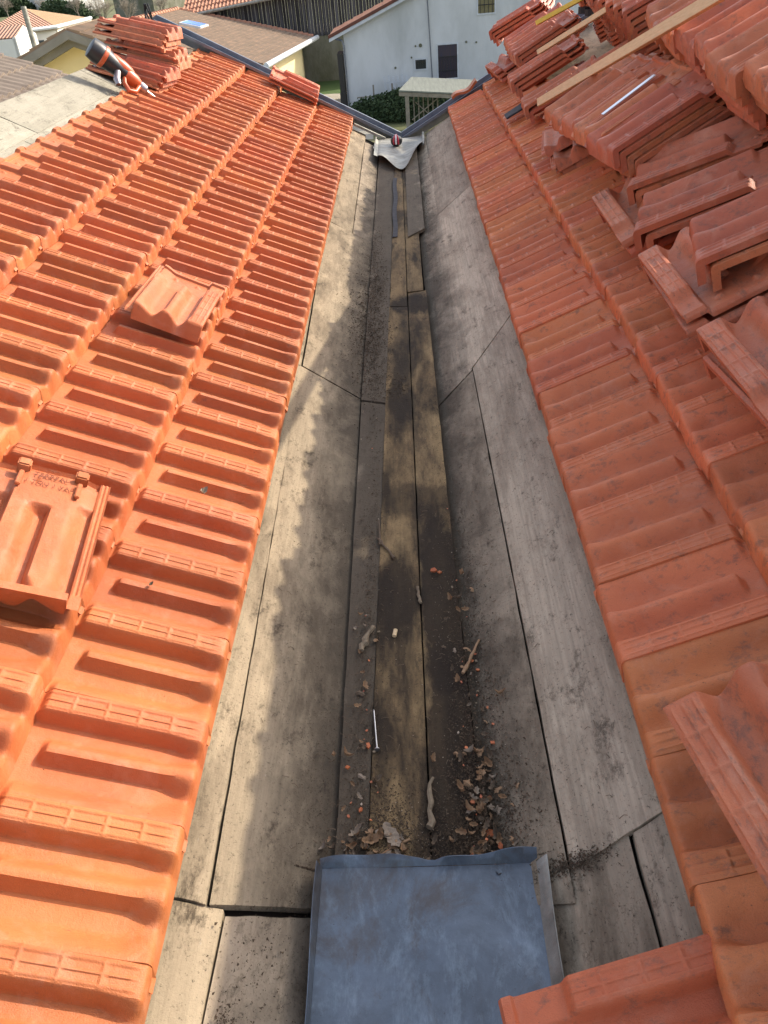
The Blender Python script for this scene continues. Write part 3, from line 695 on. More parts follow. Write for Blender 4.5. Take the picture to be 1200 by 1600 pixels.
# ------------------------------------------------------------------ battens on the piles
def beam(name, p, q, w_, h_, material, label, cat='batten'):
    p, q = Vector(p), Vector(q); d = (q-p); l = d.length; d.normalize(); up = Vector((0, 0, 1)); y = up.cross(d).normalized(); z = d.cross(y)
    b = bmesh.new(); add_box(b, (0, -w_/2, -h_/2), (l, w_/2, h_/2), None, .0015)
    o = obj(name, b, material); o.matrix_world = frame(None, p, d, y, z); return tagp(o, label, cat)
B0 = Vector((1.348, 5.537, .512)); B1 = B0+(Vector((1.715, 3.66, 1.125))-B0)*1.12
beam('pine_batten', B0, B1, .032, .045, 'pine', 'long pale pine batten laid over the piles of tiles, longest of the three')
beam('pine_batten', (1.449, 6.315, .70), (2.05, 5.36, 1.17), .035, .030, 'pine', 'short pale pine batten between the yellow batten and the long one')
beam('yellow_batten', (1.56, 7.2, .80), (2.2, 6.58, 1.15), .045, .030, 'pine_yellow', 'yellow batten on the far piles of tiles')
o = beam('aluminium_strip', (1.385, 3.93, .70), (1.62, 4.01, .83), .022, .006, 'alu', 'thin bright aluminium strip lying on the fan of tiles', 'metal strip')
b = bmesh.new(); add_box(b, (0, 0, 0), (.14, .16, .012), None, .003)
for v in b.verts: v.co.z += .01*noise.noise(v.co*20)
o = obj('lead_flashing_patch', b, 'dark_metal'); o.matrix_world = Matrix.Translation(on_right(1.27, 6.1, .12)) @ Matrix.Rotation(-TP, 4, 'Y'); tagp(o, 'crinkled dark grey lead patch at the edge of the dark dusty tile', 'flashing patch')
b = bmesh.new()
for k in range(3): add_tube(b, [(1.86+.03*k, 6.9-.1*k, .86+.02*t-.01*k) for t in range(3)], .05, 10)
tagp(obj('black_bag', fix(b), 'black_rubber'), 'black rubber bag between the yellow batten and the far piles', 'bag')
# near tile at the bottom right, lying over the boards
mt = Matrix.Translation((1.03, .672, .030)) @ Matrix.Rotation(D(8), 4, 'Z') @ Matrix.Rotation(R(-15), 4, 'Y') @ Matrix.Translation((0, -W, 0))
tile(TILE_MID, mt, 'orange tile lying across the board at the bottom right beside the zinc tray', None)

# ------------------------------------------------------------------ cordless tool on the left ridge
root = empty('cordless_tool'); tagp(root, 'orange and black cordless power tool lying on the bare left ridge boards', 'power tool')
P0 = on_left(-1.53, 5.92, .16); P1 = on_left(-1.27, 6.02, .055)
d = (P1-P0).normalized(); yy = Vector((0, 0, 1)).cross(d).normalized(); zz = d.cross(yy); root.matrix_world = frame(None, P0, d, yy, zz) @ Matrix.Scale(1.03, 4)
def lathe(name, prof, material, axis_off=(0, 0), sq=1):
    b = bmesh.new(); add_tube(b, [(x, axis_off[0], axis_off[1]) for x, r in prof], [r for x, r in prof], 24); fix(b)
    o = obj(name, b, material, root); o.scale = (1, 1, sq); return smooth(o, 35)
lathe('battery_end', [(-.05, .045), (-.045, .062), (0, .068), (.03, .066)], 'tool_dark')
lathe('orange_ring', [(.03, .067), (.034, .070), (.055, .069), (.058, .064)], 'tool_orange')
lathe('motor_housing', [(.058, .062), (.10, .055), (.16, .048), (.20, .045)], 'tool_dark')
lathe('gear_cover', [(.20, .046), (.22, .048), (.27, .042), (.30, .030)], 'tool_orange')
lathe('top_shell', [(.06, .03), (.10, .040), (.17, .042), (.22, .034), (.25, .02)], 'tool_orange', (0, .022))
lathe('chuck', [(.30, .026), (.31, .030), (.345, .028), (.36, .012)], 'tool_metal')
lathe('drill_bit', [(.36, .007), (.42, .006), (.43, .002)], 'alu')
b = bmesh.new(); add_tube(b, [(.20, -.03, -.02), (.21, -.07, -.05), (.25, -.09, -.07), (.29, -.07, -.05), (.30, -.03, -.01)], .014, 10); smooth(obj('handle_loop', fix(b), 'tool_orange', root))
b = bmesh.new(); add_tube(b, [(.15, -.04, -.02), (.16, -.08, -.06), (.18, -.10, -.08)], [.02, .022, .018], 12); smooth(obj('side_handle', fix(b), 'tool_metal', root))

# ------------------------------------------------------------------ debris in the valley
def floor_z(x):
    return zL(x) if x < .265 else (max(zC(x)+.004, -.165) if x < .61 else zR(x))
def stick(name, p, q, r0, r1, material, label, cat, flat=.5):
    b = bmesh.new(); p = Vector((p[0], p[1], floor_z(p[0])+r0*flat+.002)); q = Vector((q[0], q[1], floor_z(q[0])+r1*flat+.002))
    n = 6; pts = [p.lerp(q, i/n)+Vector((rnd.uniform(-1, 1)*r0*.6, rnd.uniform(-1, 1)*r0*.6, 0)) for i in range(n+1)]
    add_tube(b, pts, [(r0+(r1-r0)*i/n)*rnd.uniform(.65, 1.15) for i in range(n+1)], 7)
    return tagp(obj(name, fix(b), material), label, cat)
stick('wood_sliver', (.487, 1.00), (.492, 1.135), .009, .004, 'wood_chip', 'pale pointed wood sliver standing out on the central joint near the tray', 'wood sliver')
stick('wood_chip', (.315, 1.53), (.345, 1.62), .010, .007, 'wood_chip', 'thick grey wood chip on the left side of the valley floor', 'wood chip')
stick('wood_chip', (.485, 1.72), (.472, 1.79), .006, .004, 'wood_chip', 'short split wood chip on the central joint', 'wood chip')
stick('twig', (.405, 1.93), (.355, 2.03), .006, .004, 'twig', 'forked grey twig on the left of the valley floor, farthest of the twigs', 'twig')
stick('twig', (.362, 2.0), (.355, 2.13), .004, .002, 'twig', 'thin twig rising from the forked twig', 'twig')
stick('twig', (.44, .98), (.37, .94), .003, .002, 'leaf', 'thin brown stem lying left of the pale wood sliver', 'twig')
stick('twig', (.585, 1.44), (.635, 1.56), .006, .003, 'leaf', 'reddish bark strip on the right side of the floor', 'bark strip')
root = empty('long_nail', (.362, 1.27, floor_z(.362)+.006)); tagp(root, 'long shiny nail lying lengthwise on the left plank', 'nail'); root.rotation_euler[2] = R(95)
b = bmesh.new(); add_tube(b, [(-.06, 0, 0), (.055, 0, .001), (.06, 0, .001)], [.0018, .0018, .0004], 8); obj('shank', fix(b), 'steel', root)
b = bmesh.new(); add_tube(b, [(-.062, 0, 0), (-.0595, 0, 0)], .0065, 12); obj('nail_head', fix(b), 'steel', root)
b = bmesh.new(); add_tube(b, [(0, 0, 0), (.004, .022, .002)], .006, 10); o = obj('cigarette_butt', fix(b), 'pine', None, (.407, 1.585, floor_z(.40)+.007)); tagp(o, 'small pale yellow butt on the middle of the brown plank', 'cigarette butt')
# tile shards
def shard(x, y, s, label, mname='clay'):
    b = bmesh.new(); n = rnd.randint(4, 6); a0 = rnd.random()*6
    pts = [(s*rnd.uniform(.6, 1)*math.cos(a0+i*6.283/n), s*.7*rnd.uniform(.6, 1)*math.sin(a0+i*6.283/n), 0) for i in range(n)]
    add_poly(b, pts, (0, 0, s*.45)); fix(b); o = obj('tile_shard', b, mname, None, (x, y, floor_z(x)+.003)); o.rotation_euler = (jit(.3), jit(.3), jit(3))
    return tagp(o, label, 'tile shard')
shard(.612, .995, .017, 'largest orange tile shard on the right of the floor near the tray')
shard(.525, 1.86, .014, 'orange tile shard beside the central joint, farthest of the large ones')
shard(.543, 1.85, .010, 'small pale orange shard touching the farthest large shard')
for i, (x, y, sz) in enumerate(((.30, 1.16, .009), (.345, 1.22, .011), (.58, 1.06, .008), (.62, 1.08, .007), (.63, .96, .010), (.57, .93, .012), (.64, 1.22, .008), (.61, 1.50, .009), (.625, 1.46, .007), (.335, 1.05, .008))):
    o = shard(x, y, sz, 'middle sized orange tile shard lying in the dark debris near the tray', 'clay'); o['group'] = 'middle sized tile shards in the debris'
for i in range(46):
    x = rnd.choice((rnd.gauss(.60, .03), rnd.gauss(.60, .035), rnd.gauss(.335, .03))); y = .95+abs(rnd.gauss(0, .5))
    o = shard(x, y, rnd.uniform(.002, .006), 'tiny orange tile crumb in the debris of the valley floor', rnd.choice(('clay_mid', 'clay_old', 'clay_old', 'grit', 'wood_chip'))); o['group'] = 'tile crumbs in the valley debris'
# leaves
def leaf_mesh(s, lobes, curl):
    b = bmesh.new(); n = 10; L_ = []; R_ = []; Mv = []
    for i in range(n+1):
        t = i/n; w_ = s*.25*math.sin(math.pi*min(1, t*.95+.04))**.7*(1+.35*math.sin(t*lobes*6.283)); z = curl*s*(t-.5)**2*2
        Mv.append(b.verts.new((s*(t-.5), 0, z))); k1 = 1+.5*noise.noise((i*.9, lobes, 1)); k2 = 1+.5*noise.noise((i*.9, lobes, 7)); L_.append(b.verts.new((s*(t-.5)+w_*.25, w_*k1, z+curl*w_*1.1+.08*noise.noise((i*1.3, 2, lobes))))); R_.append(b.verts.new((s*(t-.5)+w_*.2, -w_*k2, z+curl*w_*.9+.08*noise.noise((i*1.3, 5, lobes)))))
    for i in range(n): b.faces.new((Mv[i], Mv[i+1], L_[i+1], L_[i])); b.faces.new((Mv[i+1], Mv[i], R_[i], R_[i+1]))
    me = bpy.data.meshes.new('leaf'); r = bmesh.ops.extrude_face_region(b, geom=b.faces[:]); bmesh.ops.translate(b, vec=(0, 0, .0006), verts=[v for v in r['geom'] if isinstance(v, bmesh.types.BMVert)])
    fix(b); b.to_mesh(me); b.free(); return me
LV = [leaf_mesh(1, 3, .7), leaf_mesh(1, 0, 1.1), leaf_mesh(1, 2, -.5), leaf_mesh(1, 4, .25)]
def leaf(x, y, s, v, material, label, group=None, rot=None):
    me = LV[v].copy(); me.materials.append(M[material]); o = obj('dry_leaf', me, None, None, (x, y, floor_z(x)+.006)); o.scale = (s, s, s)
    o.rotation_euler = (jit(.7 if group else .2), jit(.6 if group else .2), rnd.random()*6 if rot is None else rot); return tagp(o, label, 'leaf', group)
leaf(.402, .985, .062, 3, 'leaf_pale', 'pale lobed oak leaf on the left plank close to the tray', None, R(-60))
leaf(.36, .975, .040, 0, 'leaf', 'brown curled leaf left of the pale oak leaf')
leaf(.625, .905, .050, 1, 'leaf', 'large curled brown leaf at the right corner behind the tray')
for i in range(170):
    if i < 44: x, y = rnd.gauss(.37, .05), rnd.uniform(.925, .99)
    elif i < 122: x, y = rnd.gauss(.60, .035), rnd.uniform(.93, 1.2)
    elif i < 148: x, y = rnd.gauss(.325, .02), rnd.uniform(.95, 1.7)
    else: x, y = rnd.gauss(.60, .03), rnd.uniform(1.2, 1.9)
    leaf(x, y, rnd.uniform(.010, .030), rnd.randint(0, 2), rnd.choice(('leaf', 'leaf', 'leaf', 'twig', 'twig', 'leaf_pale')), 'small brown leaf scrap in the debris of the valley floor', 'leaf scraps in the valley debris')
# leaf mould: heaps and scattered crumbs (stuff)
b = bmesh.new()
def crumb(b, x, y, s, dz=0):
    n = 4; c = Vector((x, y, floor_z(x)+s*.35+dz)); vs = [b.verts.new(c+Vector((rnd.uniform(-s, s), rnd.uniform(-s, s), rnd.uniform(-.5, .6)*s))) for _ in range(4)]
    for f in ((0, 1, 2), (0, 2, 3), (0, 3, 1), (1, 3, 2)): b.faces.new([vs[k] for k in f])
def heap(cx, cy, sx, sy, n, s0=.001, s1=.004):
    for _ in range(n): crumb(b, rnd.gauss(cx, sx), max(.915, rnd.gauss(cy, sy)) if .25 < cx < .7 and cy < 2 else rnd.gauss(cy, sy), rnd.uniform(s0, s1))
heap(.60, 1.0, .045, .12, 5200, .001, .0045); heap(.38, 1.0, .05, .07, 2200, .001, .0035); heap(.60, 1.5, .03, .35, 2200, .001, .003); heap(.62, 1.6, .03, .3, 1800, .001, .0035); heap(.5, 1.0, .08, .06, 1200, .001, .003); heap(.45, 1.3, .14, .35, 1500, .0008, .0025); heap(.2, 1.0, .05, .2, 500, .0008, .002); heap(.605, 1.30, .035, .18, 1500, .001, .003); heap(.335, 1.10, .03, .2, 1100); heap(.33, 1.7, .02, .2, 500); heap(.42, .95, .06, .03, 700)
heap(.22, 1.1, .045, .25, 1500, .0008, .0024); heap(.23, 1.9, .04, .5, 700, .0008, .0024); heap(.66, 1.3, .04, .4, 700, .0008, .002); heap(.44, 2.2, .09, .7, 900, .0008, .0022); heap(.60, 2.9, .03, .7, 500, .001, .003); heap(.335, 2.2, .018, .5, 900, .0015, .004); heap(.33, 1.25, .02, .35, 900, .001, .0035); heap(.60, 2.3, .03, .5, 700, .0012, .0035); heap(.27, 3.9, .05, .5, 1300, .003, .007); heap(.2, 4.2, .05, .5, 300, .002, .005); heap(.30, 3.6, .04, .25, 1600, .002, .006); heap(.31, 4.3, .03, .2, 900, .002, .006); heap(.33, 3.1, .03, .12, 500, .002, .005); heap(.285, 4.9, .03, .3, 700, .002, .006); heap(.62, 6.0, .03, .8, 700, .002, .006)
heap(.14, 2.15, .05, .15, 300, .001, .003); heap(.26, .85, .03, .04, 500); heap(.76, .875, .035, .012, 900); heap(.12, .58, .012, .03, 350); heap(.86, 2.0, .03, .25, 80, .001, .003)
heap(.155, .70, .03, .07, 160); heap(.5, 1.9, .1, .5, 400, .001, .0025); heap(.2, 1.4, .05, .5, 260, .001, .0022); heap(.8, 1.4, .06, .5, 120, .001, .002); heap(.42, 3.1, .03, .06, 160, .002, .006)
heap(.2, 6.0, .05, .9, 500, .002, .005)
tagp(obj('leaf_mould', b, 'soil'), 'dark crumbled leaf mould and dirt scattered along the valley boards', 'debris', None, 'stuff')
b = bmesh.new()
heap(.60, 1.05, .045, .2, 420, .0008, .002); heap(.44, 1.0, .05, .05, 260, .0008, .0018); heap(.58, 1.65, .04, .2, 160, .0008, .002); heap(.47, 1.7, .12, .6, 160, .0008, .002); heap(.30, 3.8, .05, .5, 120, .0012, .004)
tagp(obj('grit', b, 'grit'), 'pale grit and tiny stones sprinkled over the dirt', 'debris', None, 'stuff')
b = bmesh.new()
for _ in range(520):
    x = rnd.choice((rnd.gauss(.6, .05), rnd.gauss(.33, .04), rnd.uniform(.08, .9))); y = .93+abs(rnd.gauss(0, 1.0)); l = rnd.uniform(.004, .018); a = rnd.random()*6.28
    z = floor_z(x)+.003; add_tube(b, [(x, y, z), (x+l*math.cos(a)*.5, y+l*math.sin(a)*.5, z+.002), (x+l*math.cos(a), y+l*math.sin(a), floor_z(x+l*math.cos(a))+.002)], .0007, 4, False)
tagp(obj('dry_needles', b, 'twig'), 'fine dry stems and needles scattered in the valley', 'debris', None, 'stuff')

for (x, y, sz, lb) in ((-.16, 1.93, .035, 'small grey curled leaf lying on an orange tile of the lowest left course'), (-.20, 1.50, .016, 'tiny dark snail shell like speck on a near tile of the lowest left course')):
    me = LV[1].copy(); me.materials.append(M['twig' if sz < .02 else 'leaf_pale']); o = obj('dry_leaf', me); o.matrix_world = Matrix.Translation(on_left(x, y, .045)) @ Matrix.Rotation(TP, 4, 'Y') @ Matrix.Rotation(1.1, 4, 'Z') @ Matrix.Scale(sz, 4)
    tagp(o, lb, 'leaf')
b = bmesh.new()
for _ in range(900):
    x = -rnd.random()*.9; y = rnd.uniform(.5, 4); k = int(-x/GX); lx = (-x-k*GX)/math.cos(TA)
    s_ = rnd.uniform(.0005, .0018); c = Vector((x, y, k*GZ))+NL*0; u = (y-Y0L) % W; h = tile_h(u, min(lx, .35))
    p = Vector((x, y, k*GZ+lx*math.sin(TA)+h/math.cos(TA)+s_*.4)); vs = [b.verts.new(p+Vector((rnd.uniform(-s_, s_), rnd.uniform(-s_, s_), rnd.uniform(-.5, .5)*s_))) for _ in range(4)]
    for f in ((0, 1, 2), (0, 2, 3), (0, 3, 1), (1, 3, 2)): b.faces.new([vs[q] for q in f])
for _ in range(900):
    x = rnd.uniform(.95, 1.5); y = rnd.uniform(.5, 4); k = int((x-RX)/GX); lx = (x-RX-k*GX)/math.cos(TA)
    s_ = rnd.uniform(.0006, .0022); u = (Y0R-y) % W; h = tile_h(u, min(lx, .35))
    p = Vector((x, y, RZ+k*GZ+lx*math.sin(TA)+h/math.cos(TA)+s_*.4)); vs = [b.verts.new(p+Vector((rnd.uniform(-s_, s_), rnd.uniform(-s_, s_), rnd.uniform(-.5, .5)*s_))) for _ in range(4)]
    for f in ((0, 1, 2), (0, 2, 3), (0, 3, 1), (1, 3, 2)): b.faces.new([vs[q] for q in f])
tagp(obj('tile_crumbs', b, 'soil'), 'dark crumbs of dirt sprinkled over the laid tiles', 'debris', None, 'stuff')
# ------------------------------------------------------------------ surroundings
CP = Vector((.51133, 0, 1.39875))
def W37(x, z, y=37.): k = 48.9/37; return Vector((CP.x+(x-CP.x)*k, y*k, CP.z+(z-CP.z)*k))
b = bmesh.new(); add_poly(b, [(-1500, -200, -6), (1500, -200, -6), (1500, 2500, -6), (-1500, 2500, -6)]); tagp(obj('ground', b, 'grass'), kind='structure')
b = bmesh.new(); add_poly(b, [(-9, 40, -5.99), (-1, 40, -5.99), (-1.5, 57.5, -5.99), (-9, 57.5, -5.99)]); tagp(obj('yard', b, 'yard'), kind='structure')
b = bmesh.new(); add_poly(b, [(-8, 55.5, -5.985), (-2.6, 54.5, -5.985), (-2.6, 60.5, -5.985), (-8, 60.5, -5.985)]); tagp(obj('lawn', b, 'green_grass'), kind='structure')

def corr_roof(name, P, U, V, nu, nv, roll, amp, material, parent, label=None):
    """corrugated sheet: P corner, U along eave, V up the slope; roll = wave count across U; rows give small steps"""
    P, U, V = Vector(P), Vector(U), Vector(V); N = U.cross(V).normalized()
    if N.z < 0: N = -N
    b = bmesh.new(); uv = b.loops.layers.uv.new('UVMap'); g_ = []; per = 6; n = roll*per; rows = nv
    ul, vl = U.length, V.length; H = {}
    for i in range(rows*2+1):
        row = []
        s = (i//2+(i % 2)*.999)/rows if i < rows*2 else 1
        for j in range(n+1):
            q = j/n; h = amp*(.5+.5*math.cos(q*roll*2*math.pi)); st = amp*.6*(1-(i % 2)) if nv > 1 else 0
            h *= 1+.15*noise.noise((q*roll, i//2, 3.)); v = b.verts.new(P+U*q+V*s+N*(h+st)); row.append(v); H[v] = (q*ul, s*vl)
        g_.append(row)
    for i in range(len(g_)-1):
        for j in range(n):
            f = b.faces.new((g_[i][j], g_[i][j+1], g_[i+1][j+1], g_[i+1][j]))
            for lp in f.loops: lp[uv].uv = H[lp.vert]
    r = bmesh.ops.extrude_face_region(b, geom=b.faces[:]); bmesh.ops.translate(b, vec=-N*.05, verts=[v for v in r['geom'] if isinstance(v, bmesh.types.BMVert)])
    o = obj(name, fix(b), material, parent)
    if label: o['label'] = label
    return o
def wallpoly(name, pts, thick, material, parent): b = bmesh.new(); add_poly(b, pts, thick); return obj(name, fix(b), material, parent)

M['verge_brown'] = simple('dark red brown verge tile', (.16, .06, .04), (.10, .045, .035), 3, .85)
# white house -------------------------------------------------------
wh = empty('white_house'); tagp(wh, 'tall dirty white house across the garden, its gable side in shade', 'house')
A = W37(-1.78, -1.42); yF = 48.9
apx = 8.5; zr = lambda x: A.z+.386*(x-A.x) if x < apx else A.z+.386*(apx-A.x)-.386*(x-apx)
wallpoly('wall', [(A.x, yF, -6), (18.5, yF, -6), (18.5, yF, zr(18.5)), (apx, yF, zr(apx)), (A.x, yF, A.z)], (0, 4.2, 0), 'white_render', wh)
U_ = Vector((0, 4.9, 0))
corr_roof('roof', (A.x-.75, yF-.35, zr(A.x)-.386*.75+.05), U_, (apx-A.x+.75, 0, .386*(apx-A.x+.75)), 0, 20, 20, .06, 'roof_pink', wh)
corr_roof('roof', (apx, yF-.35, zr(apx)+.05), U_, (10.5, 0, -.386*10.5), 0, 20, 20, .06, 'roof_pink', wh)
b = bmesh.new(); add_poly(b, [(A.x-.75, yF-.36, zr(A.x)-.29-.12), (apx, yF-.36, zr(apx)-.12), (apx, yF-.36, zr(apx)+.03), (A.x-.75, yF-.36, zr(A.x)-.29+.03)], (0, .3, 0)); obj('bargeboard', fix(b), 'white_wood', wh)
b = bmesh.new(); add_poly(b, [(A.x-.78, yF-.39, zr(A.x)-.29+.035), (apx, yF-.39, zr(apx)+.035), (apx, yF-.39, zr(apx)+.18), (A.x-.78, yF-.39, zr(A.x)-.29+.18)], (0, .3, 0)); obj('verge_tiles', fix(b), 'verge_brown', wh)
def window(a, c, kind, parent=wh, bars=0):
    """a = top-left, c = bottom-right in W37 coordinates"""
    p, q = W37(*a), W37(*c)
    fr = bmesh.new(); t = .07
    for (x0, z0, x1, z1) in ((p.x-t, q.z-t, p.x, p.z+t), (q.x, q.z-t, q.x+t, p.z+t), (p.x, p.z, q.x, p.z+t), (p.x, q.z-t, q.x, q.z)): add_box(fr, (x0, yF-.035, z0), (x1, yF+.1, z1))
    f = obj('window_frame', fr, 'white_wood', parent)
    b = bmesh.new(); add_box(b, (p.x+.002, yF-.012, q.z+.002), (q.x-.002, yF+.05, p.z-.002)); obj('pane', b, kind, f)
    if bars:
        b = bmesh.new()
        for i in range(bars): x = p.x+(q.x-p.x)*(i+.5)/bars; add_box(b, (x-.012, yF-.05, q.z), (x+.012, yF-.03, p.z-(p.z-q.z)*.35 if kind == 'curtain' else p.z))
        add_box(b, (p.x, yF-.055, q.z+.35), (q.x, yF-.035, q.z+.39)); add_box(b, (p.x, yF-.055, p.z-(p.z-q.z)*.36), (q.x, yF-.035, p.z-(p.z-q.z)*.34))
        obj('window_bars', b, 'tool_dark', f)
window((1.96, -2.17), (2.73, -3.36), 'curtain', bars=7)
window((1.04, -2.62), (1.47, -2.95), 'glass', bars=5)
window((3.58, -.3), (4.22, -1.2), 'shutter', bars=4)
for (x, z, r_) in ((1.27, -2.12, .09), (1.07, -2.13, .05), (.89, -2.52, .05), (.22, -2.84, .06), (3.1, -2.13, .06), (3.5, -2.17, .05)):
    p = W37(x, z); b = bmesh.new(); add_tube(b, [(p.x, yF-.03, p.z), (p.x, yF+.02, p.z)], r_, 14); obj('wall_vent', fix(b), 'masonry', wh)
b = bmesh.new(); add_tube(b, [W37(1.60, -.3)-Vector((0, .08, 0)), W37(1.70, -3.35)-Vector((0, .08, 0))], .03, 8); obj('wall_cable', fix(b), 'zinc_trim', wh)
b = bmesh.new(); add_tube(b, [W37(-2.2, -1.55)-Vector((0, .3, 0)), W37(-2.05, -1.66)-Vector((0, .12, 0)), W37(-1.86, -1.72)-Vector((0, .1, 0)), W37(-1.80, -1.9)-Vector((0, .1, 0)), W37(-1.80, -4.3)-Vector((0, .1, 0))], .055, 10); obj('downspout', fix(b), 'zinc_trim', wh)
b = bmesh.new(); add_box(b, (A.x-.42, yF-.05, -5.9), (A.x-.13, yF+1.4, A.z-1.0)); add_box(b, (A.x-.45, yF-.08, -6), (A.x-.12, yF+1.4, -5.2)); obj('side_shutter', fix(b), 'tool_dark', wh)  # near-black box painted in for the dark opening beside the wall corner

# barn ---------------------------------------------------------------
bn = empty('barn'); tagp(bn, 'long black timber barn on a mossy stone base behind the white house', 'barn')
yb = 60.8; kb = 60.8/46
def WB(x, z): return (CP.x+(x-CP.x)*kb, yb, CP.z+(z-CP.z)*kb)
pl = [WB(-12.5, -2.1), WB(1.5, -2.3), WB(1.5, 3), WB(-12.5, 3)]
q = [WB(-10.2, -.90), WB(-5.6, -.45)]
wallpoly('stone_base', [(-13, yb, -6), (4, yb, -6), (4, yb, WB(0, -2.2)[2]), (-13, yb, WB(0, -2.0)[2])], (0, 8, 0), 'masonry', bn)
b = bmesh.new(); r1 = random.Random(3); x = -13.
while x < 4:
    w_ = r1.uniform(.16, .26); z0 = WB(0, -2.15)[2]-r1.uniform(0, .12); xw = x
    # the wall top follows the eave that falls to the left
    zt_ = WB(-5.6, -.45)[2]+(xw-WB(-5.6, 0)[0])*.10-.05; zt_ = min(zt_, 3.)
    add_box(b, (x, yb-.06-r1.uniform(0, .05), z0), (x+w_-.02, yb+.0, max(z0+.4, zt_))); x += w_
obj('plank_cladding', b, 'dark_planks', bn)
e0 = Vector((-13.4, yb-.7, WB(-5.6, -.45)[2]+(-13.4-WB(-5.6, 0)[0])*.10)); e1 = Vector((3.9, yb-.7, WB(-5.6, -.45)[2]+(3.9-WB(-5.6, 0)[0])*.10))
corr_roof('roof', e0, e1-e0, Vector((0, 9, 3.6)), 0, 14, 70, .09, 'roof_pink', bn)
b = bmesh.new(); add_tube(b, [e0+Vector((0, -.08, -.02)), e1+Vector((0, -.08, -.02))], .09, 8); obj('gutter', fix(b), 'zinc_pale', bn)

# cream building with the brown roof -----------------------------------
cb = empty('cream_building'); tagp(cb, 'low cream building with a wide brown tiled roof and white gutter, beyond the left gable', 'building')
ze = -3.3; E0 = Vector((-8.9, 26.5, ze)); E1 = Vector((-5.1, 59.4, ze)); dE = (E1-E0).normalized(); up = Vector((-dE.y, dE.x, 0))
run = 8.6; rise = 2.05; E0 = E1-dE*13
V_ = up*run+Vector((0, 0, rise))
corr_roof('roof', E0, E1-E0, V_, 0, 26, 44, .05, 'roof_brown', cb)
corr_roof('roof', E0+V_, E1-E0, up*run-Vector((0, 0, rise)), 0, 20, 44, .05, 'roof_brown', cb)
b = bmesh.new()
for i in range(30):
    p = E0+V_+dE*(13*i/30); add_tube(b, [p+Vector((0, 0, .08)), p+dE*.44+Vector((0, 0, .05))], [.14, .11], 8)
smooth(obj('ridge_tiles', fix(b), 'roof_pink', cb))
b = bmesh.new()
for i in range(26):
    p = E1+V_*(i/26); q_ = E1+V_*((i+1)/26); add_tube(b, [p+Vector((0, 0, .06)), q_+Vector((0, 0, .03))], [.13, .10], 8)
obj('verge_tiles', fix(b), 'roof_pink', cb)
b = bmesh.new(); o_ = -up*.16+Vector((0, 0, -.06)); add_tube(b, [E0+o_, E1+o_+dE*.5], .14, 12); smooth(obj('gutter', fix(b), 'pvc', cb))
w0 = E0+up*.7; w1 = E1+up*.7-dE*.5
wallpoly('wall', [(w0.x, w0.y, -6), (w1.x, w1.y, -6), (w1.x, w1.y, ze-.0), (w0.x, w0.y, ze-.0)], up*.3, 'cream_render', cb)
wallpoly('wall', [tuple(w1.xy)+(-6,), tuple((w1+up*17).xy)+(-6,), tuple((w1+up*17).xy)+(ze,), tuple((w1+up*8.5).xy)+(ze+rise-.2,), tuple(w1.xy)+(ze,)], -dE*.3, 'cream_render', cb)
wallpoly('wall', [tuple(w0.xy)+(-6,), tuple((w0+up*17).xy)+(-6,), tuple((w0+up*17).xy)+(ze,), tuple((w0+up*8.5).xy)+(ze+rise-.2,), tuple(w0.xy)+(ze,)], dE*.3, 'cream_render', cb)
# skylight: where the ray through its centre meets the roof plane
def hit(u, v, P, N):
    d = Vector(cr)*((u-600)/1251.24)+Vector(cu)*(-(v-800)/1251.24)+Vector(cf); P = Vector(P); N = Vector(N)
    return CP+d*((P-CP).dot(N)/d.dot(N))
Nr = (E1-E0).cross(V_).normalized()
c_ = hit(303, 41, E0, Nr); Vn = V_.normalized()
b = bmesh.new(); X_ = dE*.75; Y_ = Vn*.65
add_poly(b, [c_-X_-Y_+Nr*-.05, c_+X_-Y_+Nr*-.05, c_+X_+Y_+Nr*-.05, c_-X_+Y_+Nr*-.05], Nr*(.2 if Nr.z > 0 else -.2)); sk = obj('skylight', fix(b), 'pvc', cb)
b = bmesh.new(); X_ = dE*.62; Y_ = Vn*.55; Nu = Nr if Nr.z > 0 else -Nr
add_poly(b, [c_-X_-Y_+Nu*.14, c_+X_-Y_+Nu*.14, c_+X_+Y_+Nu*.14, c_-X_+Y_+Nu*.14], Nu*.03); obj('pane', fix(b), 'skylight', sk)

# neighbouring dark roof at the left edge -------------------------------
dr = empty('dark_tiled_roof'); tagp(dr, 'dark grey brown rolled tile roof beyond the left ridge, at the photo edge', 'roof')
corr_roof('roof', (-2.35, 1.5, .34), (0, 7.5, 0), (-3.2, 0, 1.15), 0, 12, 50, .032, 'roof_dark', dr)
wallpoly('wall', [(-5.6, 9.0, -6), (-2.4, 9.0, -6), (-2.4, 9.0, .26), (-5.6, 9.0, 1.4)], (0, -.2, 0), 'cream_render', dr)

